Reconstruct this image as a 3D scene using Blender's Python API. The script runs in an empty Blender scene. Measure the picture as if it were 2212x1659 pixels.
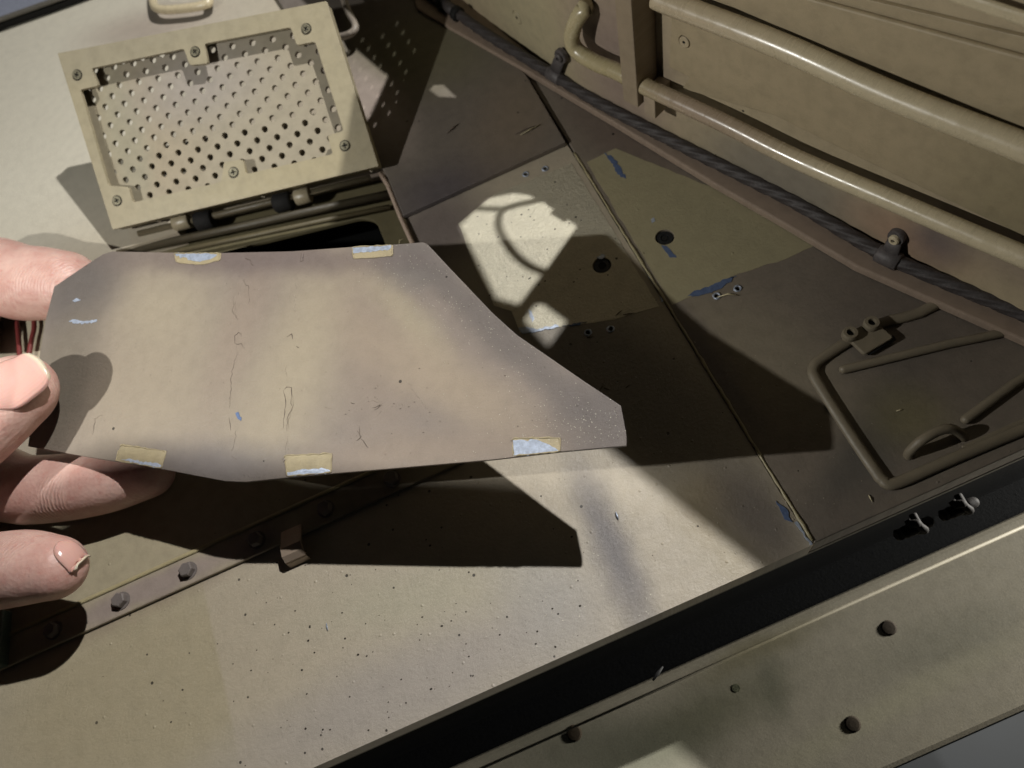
import bpy, math, random
from mathutils import Vector, Matrix
from mathutils.geometry import tessellate_polygon

random.seed(7)
S = bpy.context.scene
COL = S.collection

# ------------------------------------------------------------------ camera
# 1 unit is about 7 mm.  Deck top is z = 0, the deck front edge runs along x.
CX = Vector((0.91335719, -0.40715923, 0.0))     # world x axis in camera axes (right, down, forward)
CY = Vector((-0.35515256, -0.79669358, 0.48902557))
CN = Vector((-0.19911127, -0.44665502, -0.87226945))
CAM = Vector((0, 0, 20.0))
FOC = 1609.0
cam_d = bpy.data.cameras.new("camera")
cam = bpy.data.objects.new("camera", cam_d)
COL.objects.link(cam)
right = Vector((CX.x, CY.x, CN.x)); up = -Vector((CX.y, CY.y, CN.y)); fwd = Vector((CX.z, CY.z, CN.z))
cam.matrix_world = Matrix(((right.x, up.x, -fwd.x, CAM.x), (right.y, up.y, -fwd.y, CAM.y),
                           (right.z, up.z, -fwd.z, CAM.z), (0, 0, 0, 1)))
cam_d.sensor_width = 36.0
cam_d.lens = 36.0 * FOC / 2212.0
cam_d.clip_start = 0.5
cam_d.clip_end = 1000
cam_d.dof.use_dof = True
cam_d.dof.focus_distance = 19.5
cam_d.dof.aperture_fstop = 0.17
S.camera = cam

# ------------------------------------------------------------------ light
world = bpy.data.worlds.new("World"); S.world = world
world.use_nodes = True
wb = world.node_tree.nodes["Background"]
wb.inputs[0].default_value = (0.62, 0.72, 0.8, 1); wb.inputs[1].default_value = 0.005

def area_lamp(name, loc, target, size, power, color):
    l = bpy.data.lights.new(name, 'AREA'); l.shape = 'DISK'; l.size = size; l.energy = power; l.color = color
    o = bpy.data.objects.new(name, l); COL.objects.link(o)
    o.location = loc
    o.rotation_euler = (Vector(target) - Vector(loc)).to_track_quat('-Z', 'Y').to_euler()
    return o
L1 = Vector((40.1, 28.5, 66.1)); L2 = Vector((-22.3, 11.6, 19.7))
area_lamp("ceiling_lamp", L1, (0, 10, 0), 1.3, 62000, (1.0, 0.985, 0.955))
area_lamp("work_lamp", L2, (6, 9, 0), 0.5, 4700, (1.0, 0.985, 0.93))
area_lamp("added_beam_fill", (62, 2.6, -2.2), (5, 0, -7), 2.0, 92000, (1.0, 0.975, 0.91))  # added fill that brightens the beam; no known lamp stands here

S.view_settings.view_transform = 'Standard'
try: S.view_settings.look = 'None'
except Exception: pass
S.view_settings.exposure = 0.0
S.view_settings.gamma = 1.0
S.cycles.use_denoising = True
S.cycles.max_bounces = 4
S.cycles.diffuse_bounces = 1
S.cycles.sample_clamp_indirect = 6

# ------------------------------------------------------------------ helpers
def ray(u, v):
    a, b = (u - 1106.0) / FOC, (v - 829.5) / FOC
    return Vector((CX.x*a + CX.y*b + CX.z, CY.x*a + CY.y*b + CY.z, CN.x*a + CN.y*b + CN.z))
def onz(u, v, z=0.0):
    r = ray(u, v); return CAM + r * ((z - CAM.z) / r.z)
class Frame:
    """a plane in space with its own 2D axes"""
    def __init__(s, o, ex, ey):
        s.o = Vector(o); s.ex = Vector(ex).normalized(); ey = Vector(ey)
        s.ey = (ey - s.ex * ey.dot(s.ex)).normalized(); s.n = s.ex.cross(s.ey)
    def p(s, a, b, h=0.0): return s.o + s.ex*a + s.ey*b + s.n*h
    def hit(s, u, v, h=0.0):
        r = ray(u, v); k = ((s.o + s.n*h - CAM).dot(s.n)) / r.dot(s.n)
        return CAM + r*k
    def uv(s, P): d = P - s.o; return (d.dot(s.ex), d.dot(s.ey))
    def at(s, u, v, h=0.0): return s.uv(s.hit(u, v, h))
DECK = Frame((0, 0, 0), (1, 0, 0), (0, 1, 0))

def lin(c):
    return tuple(((x/255)/12.92 if x/255 <= 0.04045 else ((x/255+0.055)/1.055)**2.4) for x in c)

def smooth(me):
    for p in me.polygons: p.use_smooth = True
ROOTLOC = {}
def link(name, verts, faces, mat, parent=None, uvf=None, smoothed=False, bevel=0, label=None):
    org = Vector((0, 0, 0))
    if parent is not None: org = parent["_org"]
    org = Vector(org)
    me = bpy.data.meshes.new(name)
    me.from_pydata([tuple(Vector(v) - org) for v in verts], [], faces)
    me.update()
    uvl = me.uv_layers.new(name="flat")
    if uvf is None: uvf = lambda P: (P[0], P[1])
    co = [uvf(Vector(v)) for v in verts]
    for lp in me.loops: uvl.data[lp.index].uv = co[lp.vertex_index]
    if smoothed: smooth(me)
    o = bpy.data.objects.new(name, me)
    COL.objects.link(o)
    if mat: me.materials.append(mat)
    if parent is not None: o.parent = parent
    o["_org"] = org[:]
    if bevel:
        b = o.modifiers.new("edge", 'BEVEL'); b.width = bevel; b.segments = 2; b.limit_method = 'ANGLE'; b.angle_limit = math.radians(40)
        b.use_clamp_overlap = True
    if label: o["label"] = label
    return o
def thing(name, loc, label, cat, group=None):
    o = bpy.data.objects.new(name, None); COL.objects.link(o)
    o.location = loc; o["_org"] = tuple(loc); o["label"] = label; o["category"] = cat
    o.empty_display_size = 0.1
    if group: o["group"] = group
    return o

def ccw(p):
    a = sum(p[i][0]*p[(i+1) % len(p)][1] - p[(i+1) % len(p)][0]*p[i][1] for i in range(len(p)))
    return list(p) if a > 0 else list(p)[::-1]
def slab(fr, outer, holes=(), top=0.0, bot=-0.2, floor=False):
    """prism of a 2D outline with holes between two heights over a frame"""
    outer = ccw(outer); holes = [ccw(h)[::-1] for h in holes]
    loops = [outer] + holes
    flat = [q for l in loops for q in l]
    tris = tessellate_polygon([[Vector((x, y, 0)) for x, y in l] for l in loops])
    n = len(flat); V = [fr.p(x, y, top) for x, y in flat] + [fr.p(x, y, bot) for x, y in flat]
    F = []
    if not holes:
        F.append(tuple(range(n))); F.append(tuple(range(2*n-1, n-1, -1)))
    else:
        for t in tris:
            a, b, c = t
            ar = (flat[b][0]-flat[a][0])*(flat[c][1]-flat[a][1]) - (flat[b][1]-flat[a][1])*(flat[c][0]-flat[a][0])
            if abs(ar) < 1e-9: continue
            if ar < 0: a, b, c = c, b, a
            F.append((a, b, c)); F.append((c+n, b+n, a+n))
    k = 0
    for l in loops:
        m = len(l)
        for i in range(m):
            a, b = k+i, k+(i+1) % m
            F.append((a, a+n, b+n, b))
        k += m
    return V, F
def add_slab(name, fr, outer, mat, parent=None, holes=(), top=0, bot=-.2, bevel=0, label=None, uvf=None):
    V, F = slab(fr, outer, holes, top, bot)
    return link(name, V, F, mat, parent, uvf or (lambda P: fr.uv(P)), bevel=bevel, label=label)
def circ(cx, cy, r, n=20, ph=0.0): return [(cx+r*math.cos(ph+2*math.pi*i/n), cy+r*math.sin(ph+2*math.pi*i/n)) for i in range(n)]
def rounded(pts, r, n=4):
    out = []
    m = len(pts)
    for i in range(m):
        p = Vector(pts[i]); a = Vector(pts[i-1]); b = Vector(pts[(i+1) % m])
        da = (a-p); db = (b-p); rr = min(r, da.length*.45, db.length*.45)
        pa = p + da.normalized()*rr; pb = p + db.normalized()*rr
        for k in range(n+1):
            t = k/n
            q = pa*(1-t)**2 + p*2*t*(1-t) + pb*t*t
            out.append((q.x, q.y))
    return out
def catmull(pts, sub=6):
    P = [Vector(p) for p in pts]; out = []
    for i in range(len(P)-1):
        p0 = P[max(i-1, 0)]; p1 = P[i]; p2 = P[i+1]; p3 = P[min(i+2, len(P)-1)]
        for k in range(sub):
            t = k/sub
            out.append(0.5*((2*p1) + (p2-p0)*t + (2*p0-5*p1+4*p2-p3)*t*t + (3*p1-p0-3*p2+p3)*t*t*t))
    out.append(P[-1]); return out
def tube(path, rad, nseg=16, upv=(0, 0, 1), flat=1.0, caps=True, lobes=0, twist=0.0, lobe=0.0):
    """loft along a path. rad: float or list. flat = thickness along up / width"""
    path = [Vector(p) for p in path]; n = len(path)
    R = rad if isinstance(rad, (list, tuple)) else [rad]*n
    V, F = [], []; rings = []
    upv = Vector(upv); dist = 0
    for i, p in enumerate(path):
        t = (path[min(i+1, n-1)] - path[max(i-1, 0)]).normalized()
        if i: dist += (p-path[i-1]).length
        s = t.cross(upv)
        if s.length < 1e-4: s = t.cross(Vector((1, 0.2, 0)))
        s.normalize(); w = s.cross(t)
        ring = []
        for k in range(nseg):
            a = 2*math.pi*k/nseg
            rr = R[i]*(1 + lobe*math.cos(lobes*(a - twist*dist))) if lobes else R[i]
            V.append(p + s*math.cos(a)*rr + w*math.sin(a)*rr*flat); ring.append(len(V)-1)
        rings.append(ring)
    for i in range(n-1):
        A, B = rings[i], rings[i+1]
        for k in range(nseg):
            k2 = (k+1) % nseg
            F.append((A[k], A[k2], B[k2], B[k]))
    if caps:
        F.append(tuple(rings[0][::-1])); F.append(tuple(rings[-1]))
    return V, F
def capped(path, r, m=4):
    """path + radii with half-round ends"""
    path = [Vector(p) for p in path]
    d0 = (path[0]-path[1]).normalized(); d1 = (path[-1]-path[-2]).normalized()
    A, B, ra, rb = [], [], [], []
    for k in range(m, 0, -1):
        a = math.pi/2*k/m
        A.append(path[0]+d0*r*math.sin(a)); ra.append(max(r*math.cos(a), r*.02))
    for k in range(1, m+1):
        a = math.pi/2*k/m
        B.append(path[-1]+d1*r*math.sin(a)); rb.append(max(r*math.cos(a), r*.02))
    return A+path+B, ra+[r]*len(path)+rb
def join(*parts):
    V, F = [], []
    for v, f in parts:
        k = len(V); V += list(v); F += [tuple(i+k for i in q) for q in f]
    return V, F
def lathe(o, axis, prof, n=20):
    axis = Vector(axis).normalized(); s = axis.orthogonal().normalized(); w = axis.cross(s); o = Vector(o)
    V, F = [], []
    for r, h in prof:
        for k in range(n):
            a = 2*math.pi*k/n
            V.append(o + axis*h + (s*math.cos(a)+w*math.sin(a))*r)
    for i in range(len(prof)-1):
        for k in range(n):
            k2 = (k+1) % n
            F.append((i*n+k, i*n+k2, (i+1)*n+k2, (i+1)*n+k))
    F.append(tuple(range(n))[::-1]); F.append(tuple(range((len(prof)-1)*n, len(prof)*n)))
    return V, F

# ------------------------------------------------------------------ materials
class NT:
    def __init__(s, name):
        s.m = bpy.data.materials.new(name); s.m.use_nodes = True
        s.t = s.m.node_tree; s.b = s.t.nodes["Principled BSDF"]
    def n(s, typ, **kw):
        x = s.t.nodes.new(typ)
        for k, v in kw.items(): setattr(x, k, v)
        return x
    def l(s, a, b): s.t.links.new(a, b)
    def val(s, sock, v):
        if hasattr(v, "is_output"): s.l(v, sock)
        else: sock.default_value = v
    def math(s, op, a, b=0.0, clamp=False):
        x = s.n("ShaderNodeMath", operation=op, use_clamp=clamp); s.val(x.inputs[0], a); s.val(x.inputs[1], b); return x.outputs[0]
    def ramp(s, v, a, b, lo=0.0, hi=1.0):
        x = s.n("ShaderNodeMapRange", interpolation_type='SMOOTHSTEP'); s.val(x.inputs[0], v)
        for i, q in enumerate((a, b, lo, hi)): s.val(x.inputs[1+i], q)
        return x.outputs[0]
    def mix(s, f, a, b):
        x = s.n("ShaderNodeMix", data_type='RGBA'); s.val(x.inputs[0], f)
        s.val(x.inputs[6], a if hasattr(a, "is_output") else (*a, 1)); s.val(x.inputs[7], b if hasattr(b, "is_output") else (*b, 1))
        return x.outputs[2]
    def noise(s, vec, scale, detail=2.0, rough=.5, out=0):
        x = s.n("ShaderNodeTexNoise"); s.l(vec, x.inputs["Vector"]); x.inputs["Scale"].default_value = scale
        x.inputs["Detail"].default_value = detail; x.inputs["Roughness"].default_value = rough; return x.outputs[out]

def paint(name, base, blobs=(), rough=.5, grain=.5, pits=0.0, dirt=.35, wobble=.25, spec=.5, pit_zone=None, metal=0.0, fine=60.0, speck=0.0):
    """sprayed camouflage paint.  blobs: (kind, cx, cy, rx, ry, rot, soft, colour, strength) in the surface's own flat coordinates"""
    T = NT(name)
    uv = T.n("ShaderNodeUVMap"); uv.uv_map = "flat"; U = uv.outputs[0]
    nz = T.noise(U, .9, 3, .5, 1)
    sub = T.n("ShaderNodeVectorMath", operation='SUBTRACT'); T.l(nz, sub.inputs[0]); sub.inputs[1].default_value = (.5, .5, .5)
    sc = T.n("ShaderNodeVectorMath", operation='SCALE'); T.l(sub.outputs[0], sc.inputs[0]); sc.inputs[3].default_value = wobble*2
    ad = T.n("ShaderNodeVectorMath", operation='ADD'); T.l(U, ad.inputs[0]); T.l(sc.outputs[0], ad.inputs[1])
    W = ad.outputs[0]
    col = lin(base)
    for (kind, cx, cy, rx, ry, rot, soft, c, st) in blobs:
        mp = T.n("ShaderNodeMapping", vector_type='TEXTURE')
        T.l(W if kind == 'o' else U, mp.inputs[0])
        mp.inputs[1].default_value = (cx, cy, 0); mp.inputs[2].default_value = (0, 0, rot); mp.inputs[3].default_value = (rx, ry, 1)
        if kind == 'o':
            ln = T.n("ShaderNodeVectorMath", operation='LENGTH'); T.l(mp.outputs[0], ln.inputs[0])
            f = T.ramp(ln.outputs["Value"], 1-soft, 1+soft, st, 0.0)
        else:   # 'h': half plane, everything with local x > 0
            sx = T.n("ShaderNodeSeparateXYZ"); T.l(mp.outputs[0], sx.inputs[0])
            f = T.ramp(sx.outputs[0], -soft, soft, 0.0, st)
        col = T.mix(f, col, lin(c))
    # dust, handling marks and fine mottling
    d1 = T.ramp(T.noise(U, 2.3, 6, .62), .35, .75, 0, dirt)
    hsv = T.n("ShaderNodeHueSaturation"); T.val(hsv.inputs["Color"], col if hasattr(col, "is_output") else (*col, 1))
    T.val(hsv.inputs["Value"], T.math('SUBTRACT', 1.08, T.math('MULTIPLY', d1, .45)))
    col = hsv.outputs[0]
    g = T.noise(U, fine, 3, .7)
    hs2 = T.n("ShaderNodeHueSaturation"); T.l(col, hs2.inputs["Color"]); T.l(T.ramp(g, .3, .7, .91, 1.09), hs2.inputs["Value"]); col = hs2.outputs[0]
    height = T.math('MULTIPLY', g, .012*grain)
    height = T.math('ADD', height, T.math('MULTIPLY', T.noise(U, 9, 4, .6), .02*grain))
    if pits:
        vo = T.n("ShaderNodeTexVoronoi"); T.l(U, vo.inputs["Vector"]); vo.inputs["Scale"].default_value = 2.3; vo.inputs["Randomness"].default_value = 1.0
        wn = T.n("ShaderNodeSeparateColor"); T.l(vo.outputs["Color"], wn.inputs[0])
        rad = T.ramp(wn.outputs[0], 1-pits, 1.0, .045, .115)
        pt = T.ramp(T.math('SUBTRACT', vo.outputs["Distance"], rad), -.012, .006, 1.0, 0.0)
        pt = T.math('MULTIPLY', pt, T.math('GREATER_THAN', wn.outputs[0], 1-pits))
        vb = T.n("ShaderNodeTexVoronoi"); T.l(U, vb.inputs["Vector"]); vb.inputs["Scale"].default_value = 2.6
        sb = T.n("ShaderNodeSeparateColor"); T.l(vb.outputs["Color"], sb.inputs[0])
        bump = T.math('MULTIPLY', T.ramp(vb.outputs["Distance"], 0.02, .13, 1.0, 0.0), T.math('GREATER_THAN', sb.outputs[1], 1-pits*1.2))
        if pit_zone:
            cx, cy, rx, ry = pit_zone
            mp = T.n("ShaderNodeMapping", vector_type='TEXTURE'); T.l(U, mp.inputs[0]); mp.inputs[1].default_value = (cx, cy, 0); mp.inputs[3].default_value = (rx, ry, 1)
            ln = T.n("ShaderNodeVectorMath", operation='LENGTH'); T.l(mp.outputs[0], ln.inputs[0])
            z = T.ramp(ln.outputs["Value"], .8, 1.15, 1.0, 0.0); pt = T.math('MULTIPLY', pt, z); bump = T.math('MULTIPLY', bump, z)
        col = T.mix(T.math('MULTIPLY', pt, .85), col, (.012, .010, .008))
        height = T.math('SUBTRACT', height, T.math('MULTIPLY', pt, .05))
        height = T.math('ADD', height, T.math('MULTIPLY', bump, .018))
    if speck:
        vs = T.n("ShaderNodeTexVoronoi"); T.l(U, vs.inputs["Vector"]); vs.inputs["Scale"].default_value = 7.0
        ss = T.n("ShaderNodeSeparateColor"); T.l(vs.outputs["Color"], ss.inputs[0])
        sp = T.math('MULTIPLY', T.ramp(vs.outputs["Distance"], .05, .13, 1, 0), T.math('GREATER_THAN', ss.outputs[0], 1-speck))
        height = T.math('ADD', height, T.math('MULTIPLY', sp, .02))
    bp = T.n("ShaderNodeBump"); bp.inputs["Strength"].default_value = .8; bp.inputs["Distance"].default_value = 1.0; T.l(height, bp.inputs["Height"])
    T.l(bp.outputs[0], T.b.inputs["Normal"])
    T.l(col, T.b.inputs["Base Color"])
    T.l(T.ramp(T.noise(U, 3.1, 5, .6), .3, .7, rough-.07, rough+.08), T.b.inputs["Roughness"])
    T.b.inputs["Specular IOR Level"].default_value = spec
    T.b.inputs["Metallic"].default_value = metal
    return T.m
def plain(name, c, rough=.5, metal=0.0, bump=.3, scale=12.0, var=.25, spec=.5):
    T = NT(name); tc = T.n("ShaderNodeTexCoord"); U = tc.outputs["Object"]
    nn = T.noise(U, scale, 5, .65)
    hs = T.n("ShaderNodeHueSaturation"); hs.inputs["Color"].default_value = (*lin(c), 1); T.l(T.ramp(nn, .25, .75, 1-var, 1+var), hs.inputs["Value"])
    T.l(hs.outputs[0], T.b.inputs["Base Color"]); T.b.inputs["Roughness"].default_value = rough; T.b.inputs["Metallic"].default_value = metal
    T.b.inputs["Specular IOR Level"].default_value = spec
    bp = T.n("ShaderNodeBump"); bp.inputs["Distance"].default_value = .03*bump; T.l(nn, bp.inputs["Height"]); T.l(bp.outputs[0], T.b.inputs["Normal"])
    return T.m

TAN = (170, 160, 134); TAN_L = (196, 186, 152); BRN = (140, 122, 106); GRY = (120, 112, 108); DRK = (92, 86, 88); PINK = (172, 152, 134)
OLV = (150, 142, 98)
def b_at(fr, u, v, ru, rv, rot_px, soft, c, st=1.0, h=0.0, kind='o'):
    """a paint blob placed where the photo shows it: centre, half sizes along a direction"""
    c0 = Vector(fr.at(u, v, h)); a = math.radians(rot_px)
    c1 = Vector(fr.at(u+ru*math.cos(a), v+ru*math.sin(a), h)); c2 = Vector(fr.at(u-rv*math.sin(a), v+rv*math.cos(a), h))
    d1 = c1-c0; d2 = c2-c0
    return (kind, c0.x, c0.y, max(d1.length, .05), max(d2.length, .05), math.atan2(d1.y, d1.x), soft, c, st)
D = DECK
deck_blobs = [
    b_at(D, 300, 1500, 420, 260, -20, .6, (168, 156, 128), .9),
    b_at(D, 60, 200, 420, 380, 0, .5, (210, 204, 187), .95),  # upper left made paler: lamp brightness put into the colour
    b_at(D, 330, 60, 140, 40, -10, .8, (150, 132, 122), .6),
    b_at(D, 900, 1480, 420, 90, -24, .7, (164, 155, 145), .9),
    b_at(D, 1320, 1180, 40, 200, -22, .9, (92, 88, 92), .85),
    b_at(D, 1560, 1150, 200, 60, 50, .8, (150, 138, 112), .7),
    b_at(D, 1330, 820, 330, 130, 35, .6, (114, 107, 96), .95),
    b_at(D, 1530, 1080, 60, 60, 0, .9, (140, 126, 100), .7),
    b_at(D, 1640, 1120, 60, 130, -30, .8, (96, 88, 84), .8),
    b_at(D, 940, 500, 120, 90, -20, .7, (116, 106, 102), .95),
    b_at(D, 130, 700, 200, 140, 0, .8, (178, 166, 140), .6),
    b_at(D, 900, 1290, 200, 60, -10, .9, (172, 166, 142), .6),
    b_at(D, 1180, 1270, 90, 130, -30, .9, (160, 156, 150), .6),
    b_at(D, 300, 1290, 260, 30, -24, .9, (132, 112, 98), .7),
    b_at(D, 820, 350, 80, 120, 0, .9, (126, 112, 104), .8),
]
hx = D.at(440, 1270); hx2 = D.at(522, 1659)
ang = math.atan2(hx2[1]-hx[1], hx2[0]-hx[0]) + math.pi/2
deck_blobs.insert(1, ('h', hx[0], hx[1], 1, 1, ang, .08, (178, 166, 146), .75))  # weak lamp's shadow edge, painted into the deck colour as a half plane
M_DECK = paint("deck_camouflage_and_light", (176, 167, 149), deck_blobs, rough=.42, pits=.45, pit_zone=(-3, 8, 13, 9), grain=.9, speck=.12, spec=.8, dirt=.22)
M_STEP = paint("step_camouflage_paint", (166, 155, 130), [
    b_at(D, 560, 1175, 60, 26, -24, .8, (140, 128, 122), .9), b_at(D, 330, 1275, 220, 26, -24, .6, (150, 136, 128), .95),
    b_at(D, 800, 1080, 100, 90, 0, .9, (110, 100, 92), .8)], rough=.5, pits=.1)
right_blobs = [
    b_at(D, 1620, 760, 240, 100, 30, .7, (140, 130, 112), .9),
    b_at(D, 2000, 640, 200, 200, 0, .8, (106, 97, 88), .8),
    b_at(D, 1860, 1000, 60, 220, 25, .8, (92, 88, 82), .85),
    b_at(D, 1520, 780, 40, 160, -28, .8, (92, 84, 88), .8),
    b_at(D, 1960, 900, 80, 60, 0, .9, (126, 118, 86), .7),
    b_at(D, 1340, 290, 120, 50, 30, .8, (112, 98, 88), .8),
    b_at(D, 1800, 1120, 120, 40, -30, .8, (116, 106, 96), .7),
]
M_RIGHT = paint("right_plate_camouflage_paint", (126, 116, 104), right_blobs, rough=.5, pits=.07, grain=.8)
M_RAISED = paint("raised_plate_camouflage_and_light", (114, 106, 98), [
    b_at(D, 980, 420, 130, 60, -20, .8, (86, 80, 84), .8), b_at(D, 1120, 260, 80, 120, 0, .9, (126, 112, 96), .7),
    b_at(D, 900, 120, 160, 80, 0, .8, (112, 108, 84), .8), b_at(D, 800, 230, 60, 110, -30, .7, (166, 152, 142), .8)], rough=.5, pits=.08)  # last blob paints the lit wedge beside the lid into the colour
M_PRIMER = paint("bare_olive_primer", (160, 151, 120), [], rough=.5, pits=.2, grain=.8, dirt=.25, spec=.8)
M_PRIMER_A = paint("glare_whitened_primer", (206, 200, 180), [], rough=.54, pits=.42, grain=2.0, dirt=.25, spec=1.0, metal=.6)  # base whitened and part metallic to carry the lamp's glare
M_ZINC = plain("bare_zinc_metal", (186, 196, 214), .42, .45, bump=.6, scale=9, var=.22)
M_ZINC_DULL = plain("chipped_to_blue_metal", (96, 114, 150), .5, .3, bump=.4, scale=10, var=.2)
M_BLACK = plain("black_oxide_steel", (38, 40, 44), .45, .4)
M_HOLE = plain("dark_bore", (14, 13, 12), .8)
M_CRACK = plain("cracked_paint_edge", (100, 88, 78), .8)
M_ROPE = plain("dark_steel_rope_paint", (66, 61, 60), .6, .1, bump=.4, scale=14, var=.3)
M_BOLT = paint("bolt_paint", (112, 104, 100), [], rough=.5)
M_LIDP = paint("hatch_frame_paint", (164, 154, 128), [('o', 2.0, 6.3, 4.5, .7, 0, .9, (152, 144, 124), .7), ('o', 7.5, .4, 3.5, .9, 0, .9, (166, 154, 122), .8)], rough=.42, grain=.5)
M_MESH = paint("perforated_screen_paint", (158, 147, 124), [
    ('o', 2.4, 2.4, 1.6, 2.2, 0, .8, (166, 152, 128), .8), ('o', 1.2, 3.4, .8, 2.4, 0, .5, (158, 152, 130), .8), ('o', 6.6, 3.4, 3.6, 3.0, 0, .9, (166, 157, 138), .7), ('o', 4.4, 4.6, 2.2, 1.2, 0, .9, (160, 152, 146), .7)], rough=.5, grain=.4)
M_SCREW = plain("painted_cross_head_screw", (150, 144, 122), .35, .5, var=.35, scale=8)
M_RAIL = paint("rail_paint", (206, 192, 160), [('o', -10.5, 3, 3.0, 3, 0, .8, (160, 140, 120), .9), ('o', -14, 3.4, 2.0, 3, 0, .8, (172, 160, 120), .8)], rough=.27, grain=.08, spec=.9, dirt=.2)
M_RED = plain("red_wire_insulation", (112, 46, 44), .5)
M_GREEN = plain("dull_green_box_paint", (70, 84, 76), .45)

# ------------------------------------------------------------------ frames in the place
b0 = onz(1150, 128, .8); b1 = onz(2212, 668, .8)
wd = (b1-b0); wd.z = 0; wd.normalize()
WALL = Frame((b1.x, b1.y, 0), wd, (0, 0, 1))            # s along the turret wall, t upward
if WALL.n.dot(-b1) < 0: WALL.n = -WALL.n                # outward, towards the deck
LBL = onz(243, 496, .8); LBR = onz(818, 359, .8); LTL = onz(124, 115, 4.6)
LID = Frame(LBL, LBR-LBL, LTL-LBL)
if LID.n.dot(CAM-LBL) < 0: LID.n = -LID.n

# ================================================================== TANK HULL
hull = thing("tank_hull", (0, 3.3, 0), "camouflaged metal deck of a model tank, with an open perforated hatch and long seam", "model tank")
SEAM = 5.38; EDGE = 3.3
def dpx(*pts): return [DECK.at(u, v) for u, v in pts]
hole = dpx((249, 541), (384, 502), (378, 466), (838, 352), (893, 530), (918, 590)) + [DECK.at(300, 740)]
pinA = [DECK.at(*p) for p in ((1270, 719), (1319, 711), (1136, 377), (1178, 365))]
pinB = [DECK.at(*p) for p in ((1548, 641), (1593, 625))]
csA = DECK.at(1300, 573); csB = DECK.at(1436, 514)
left_deck = [(-34, EDGE), (SEAM-.035, EDGE), (SEAM-.035, 46), (-34, 56)]
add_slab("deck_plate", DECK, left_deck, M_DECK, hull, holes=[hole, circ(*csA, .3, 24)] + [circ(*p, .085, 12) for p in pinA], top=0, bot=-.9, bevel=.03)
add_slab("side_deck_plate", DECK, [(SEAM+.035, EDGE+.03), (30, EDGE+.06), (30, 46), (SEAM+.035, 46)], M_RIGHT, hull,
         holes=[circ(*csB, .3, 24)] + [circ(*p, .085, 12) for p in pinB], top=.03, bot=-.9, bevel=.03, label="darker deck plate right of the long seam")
# seam lip: raised bead of bare and painted metal along the joint
pts = []; y = EDGE+.1
while y < 19.0:
    pts.append((SEAM+.02+random.uniform(-.012, .012), y, .03)); y += .22
link("seam_bead", *tube(pts, [.045+random.uniform(-.012, .014) for _ in pts], 8), paint("bead_paint", (160, 150, 118), [], rough=.4), hull, smoothed=True)
# bores for the counter-sunk screws
for c, nm in ((csA, 0), (csB, 1)):
    z = .0 if nm == 0 else .03
    o = link("socket_screw", *join(lathe((c[0], c[1], z-.32), (0, 0, 1), [(.285, 0), (.285, .24), (.26, .29), (.13, .29), (.12, .27), (.12, .05)], 28)), M_BLACK, hull, smoothed=False, label=("black socket screw in the lighter primer beside the seam, upper right of the pair" if nm else "black socket screw sunk in the olive primer, lower left of the pair"))
    link("screw_socket", *lathe((c[0], c[1], z-.05), (0, 0, 1), [(.118, 0), (.118, .012)], 6), M_HOLE, o)
for p in pinA+pinB:
    link("pin_hole", *lathe((p[0], p[1], -.5), (0, 0, 1), [(.084, 0), (.084, .05)], 12), M_HOLE, hull)
# worn rims at the little holes
for p in pinA+pinB:
    rim = [(p[0]+.1*math.cos(a*.524), p[1]+.1*math.sin(a*.524), .012+(.03 if p[0] > SEAM else 0)) for a in range(13)]
    link("pin_hole_rim", *tube(rim, [.028+random.uniform(-.012, .012) for _ in rim], 6, caps=False), M_ZINC, hull, smoothed=True)

def ragged(pts, amp=.03, step=.12):
    out = []
    m = len(pts)
    for i in range(m):
        a = Vector(pts[i]); b = Vector(pts[(i+1) % m]); L = (b-a).length; k = max(1, int(L/step))
        nrm = Vector((-(b-a).y, (b-a).x)).normalized() if L > 0 else Vector((0, 0))
        for j in range(k):
            q = a.lerp(b, j/k)
            if j: q = q + nrm*random.gauss(0, amp)
            out.append((q.x, q.y))
    return out
pa = ragged(dpx((990, 484), (1070, 418), (1181, 376), (1234, 352), (1424, 662), (1328, 690), (1215, 706), (1123, 719), (1105, 672), (1067, 660), (1025, 576)), .012, .3)
pa = [(min(x, SEAM-.07), y) for x, y in pa]
def clear_holes(poly, holes): return holes
add_slab("bare_primer_patch", DECK, pa, M_PRIMER_A, hull, holes=[circ(*csA, .31, 24)], top=.012, bot=-.01, label="olive primer patch left bare where a plate was lifted off, left of the seam")
pb = ragged(dpx((1268, 352), (1330, 322), (1800, 512), (1700, 560), (1596, 592), (1452, 660)), .012, .3)
pb = [(max(x, SEAM+.08), y) for x, y in pb]
add_slab("bare_primer_patch", DECK, pb, M_PRIMER, hull, holes=[circ(*csB, .31, 24)], top=.042, bot=.02, label="bare olive primer patch right of the seam, under the turret edge")
def chip(px, mat, z=.02, nm="paint_chip", par=None, fr=DECK, amp=.02):
    P = ragged([fr.at(u, v, z) for u, v in px], amp, .08)
    return add_slab(nm, fr, P, mat, par or hull, top=z+.008, bot=z-.02)
chip([(1305, 330), (1322, 338), (1340, 360), (1352, 386), (1340, 382), (1320, 352)], M_ZINC_DULL, .045)
chip([(1428, 530), (1440, 532), (1462, 556), (1446, 556)], M_ZINC_DULL, .045)
chip([(1485, 640), (1500, 628), (1530, 620), (1560, 604), (1592, 596), (1560, 622), (1520, 636)], M_ZINC_DULL, .045)
chip([(1120, 708), (1135, 706), (1160, 712), (1205, 702), (1208, 706), (1160, 716), (1128, 720)], M_ZINC, .018)
chip([(1142, 668), (1148, 672), (1154, 690), (1150, 696), (1144, 684)], M_ZINC, .018)
chip([(1214, 704), (1240, 698), (1268, 696), (1240, 703)], M_ZINC_DULL, .018)
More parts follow.
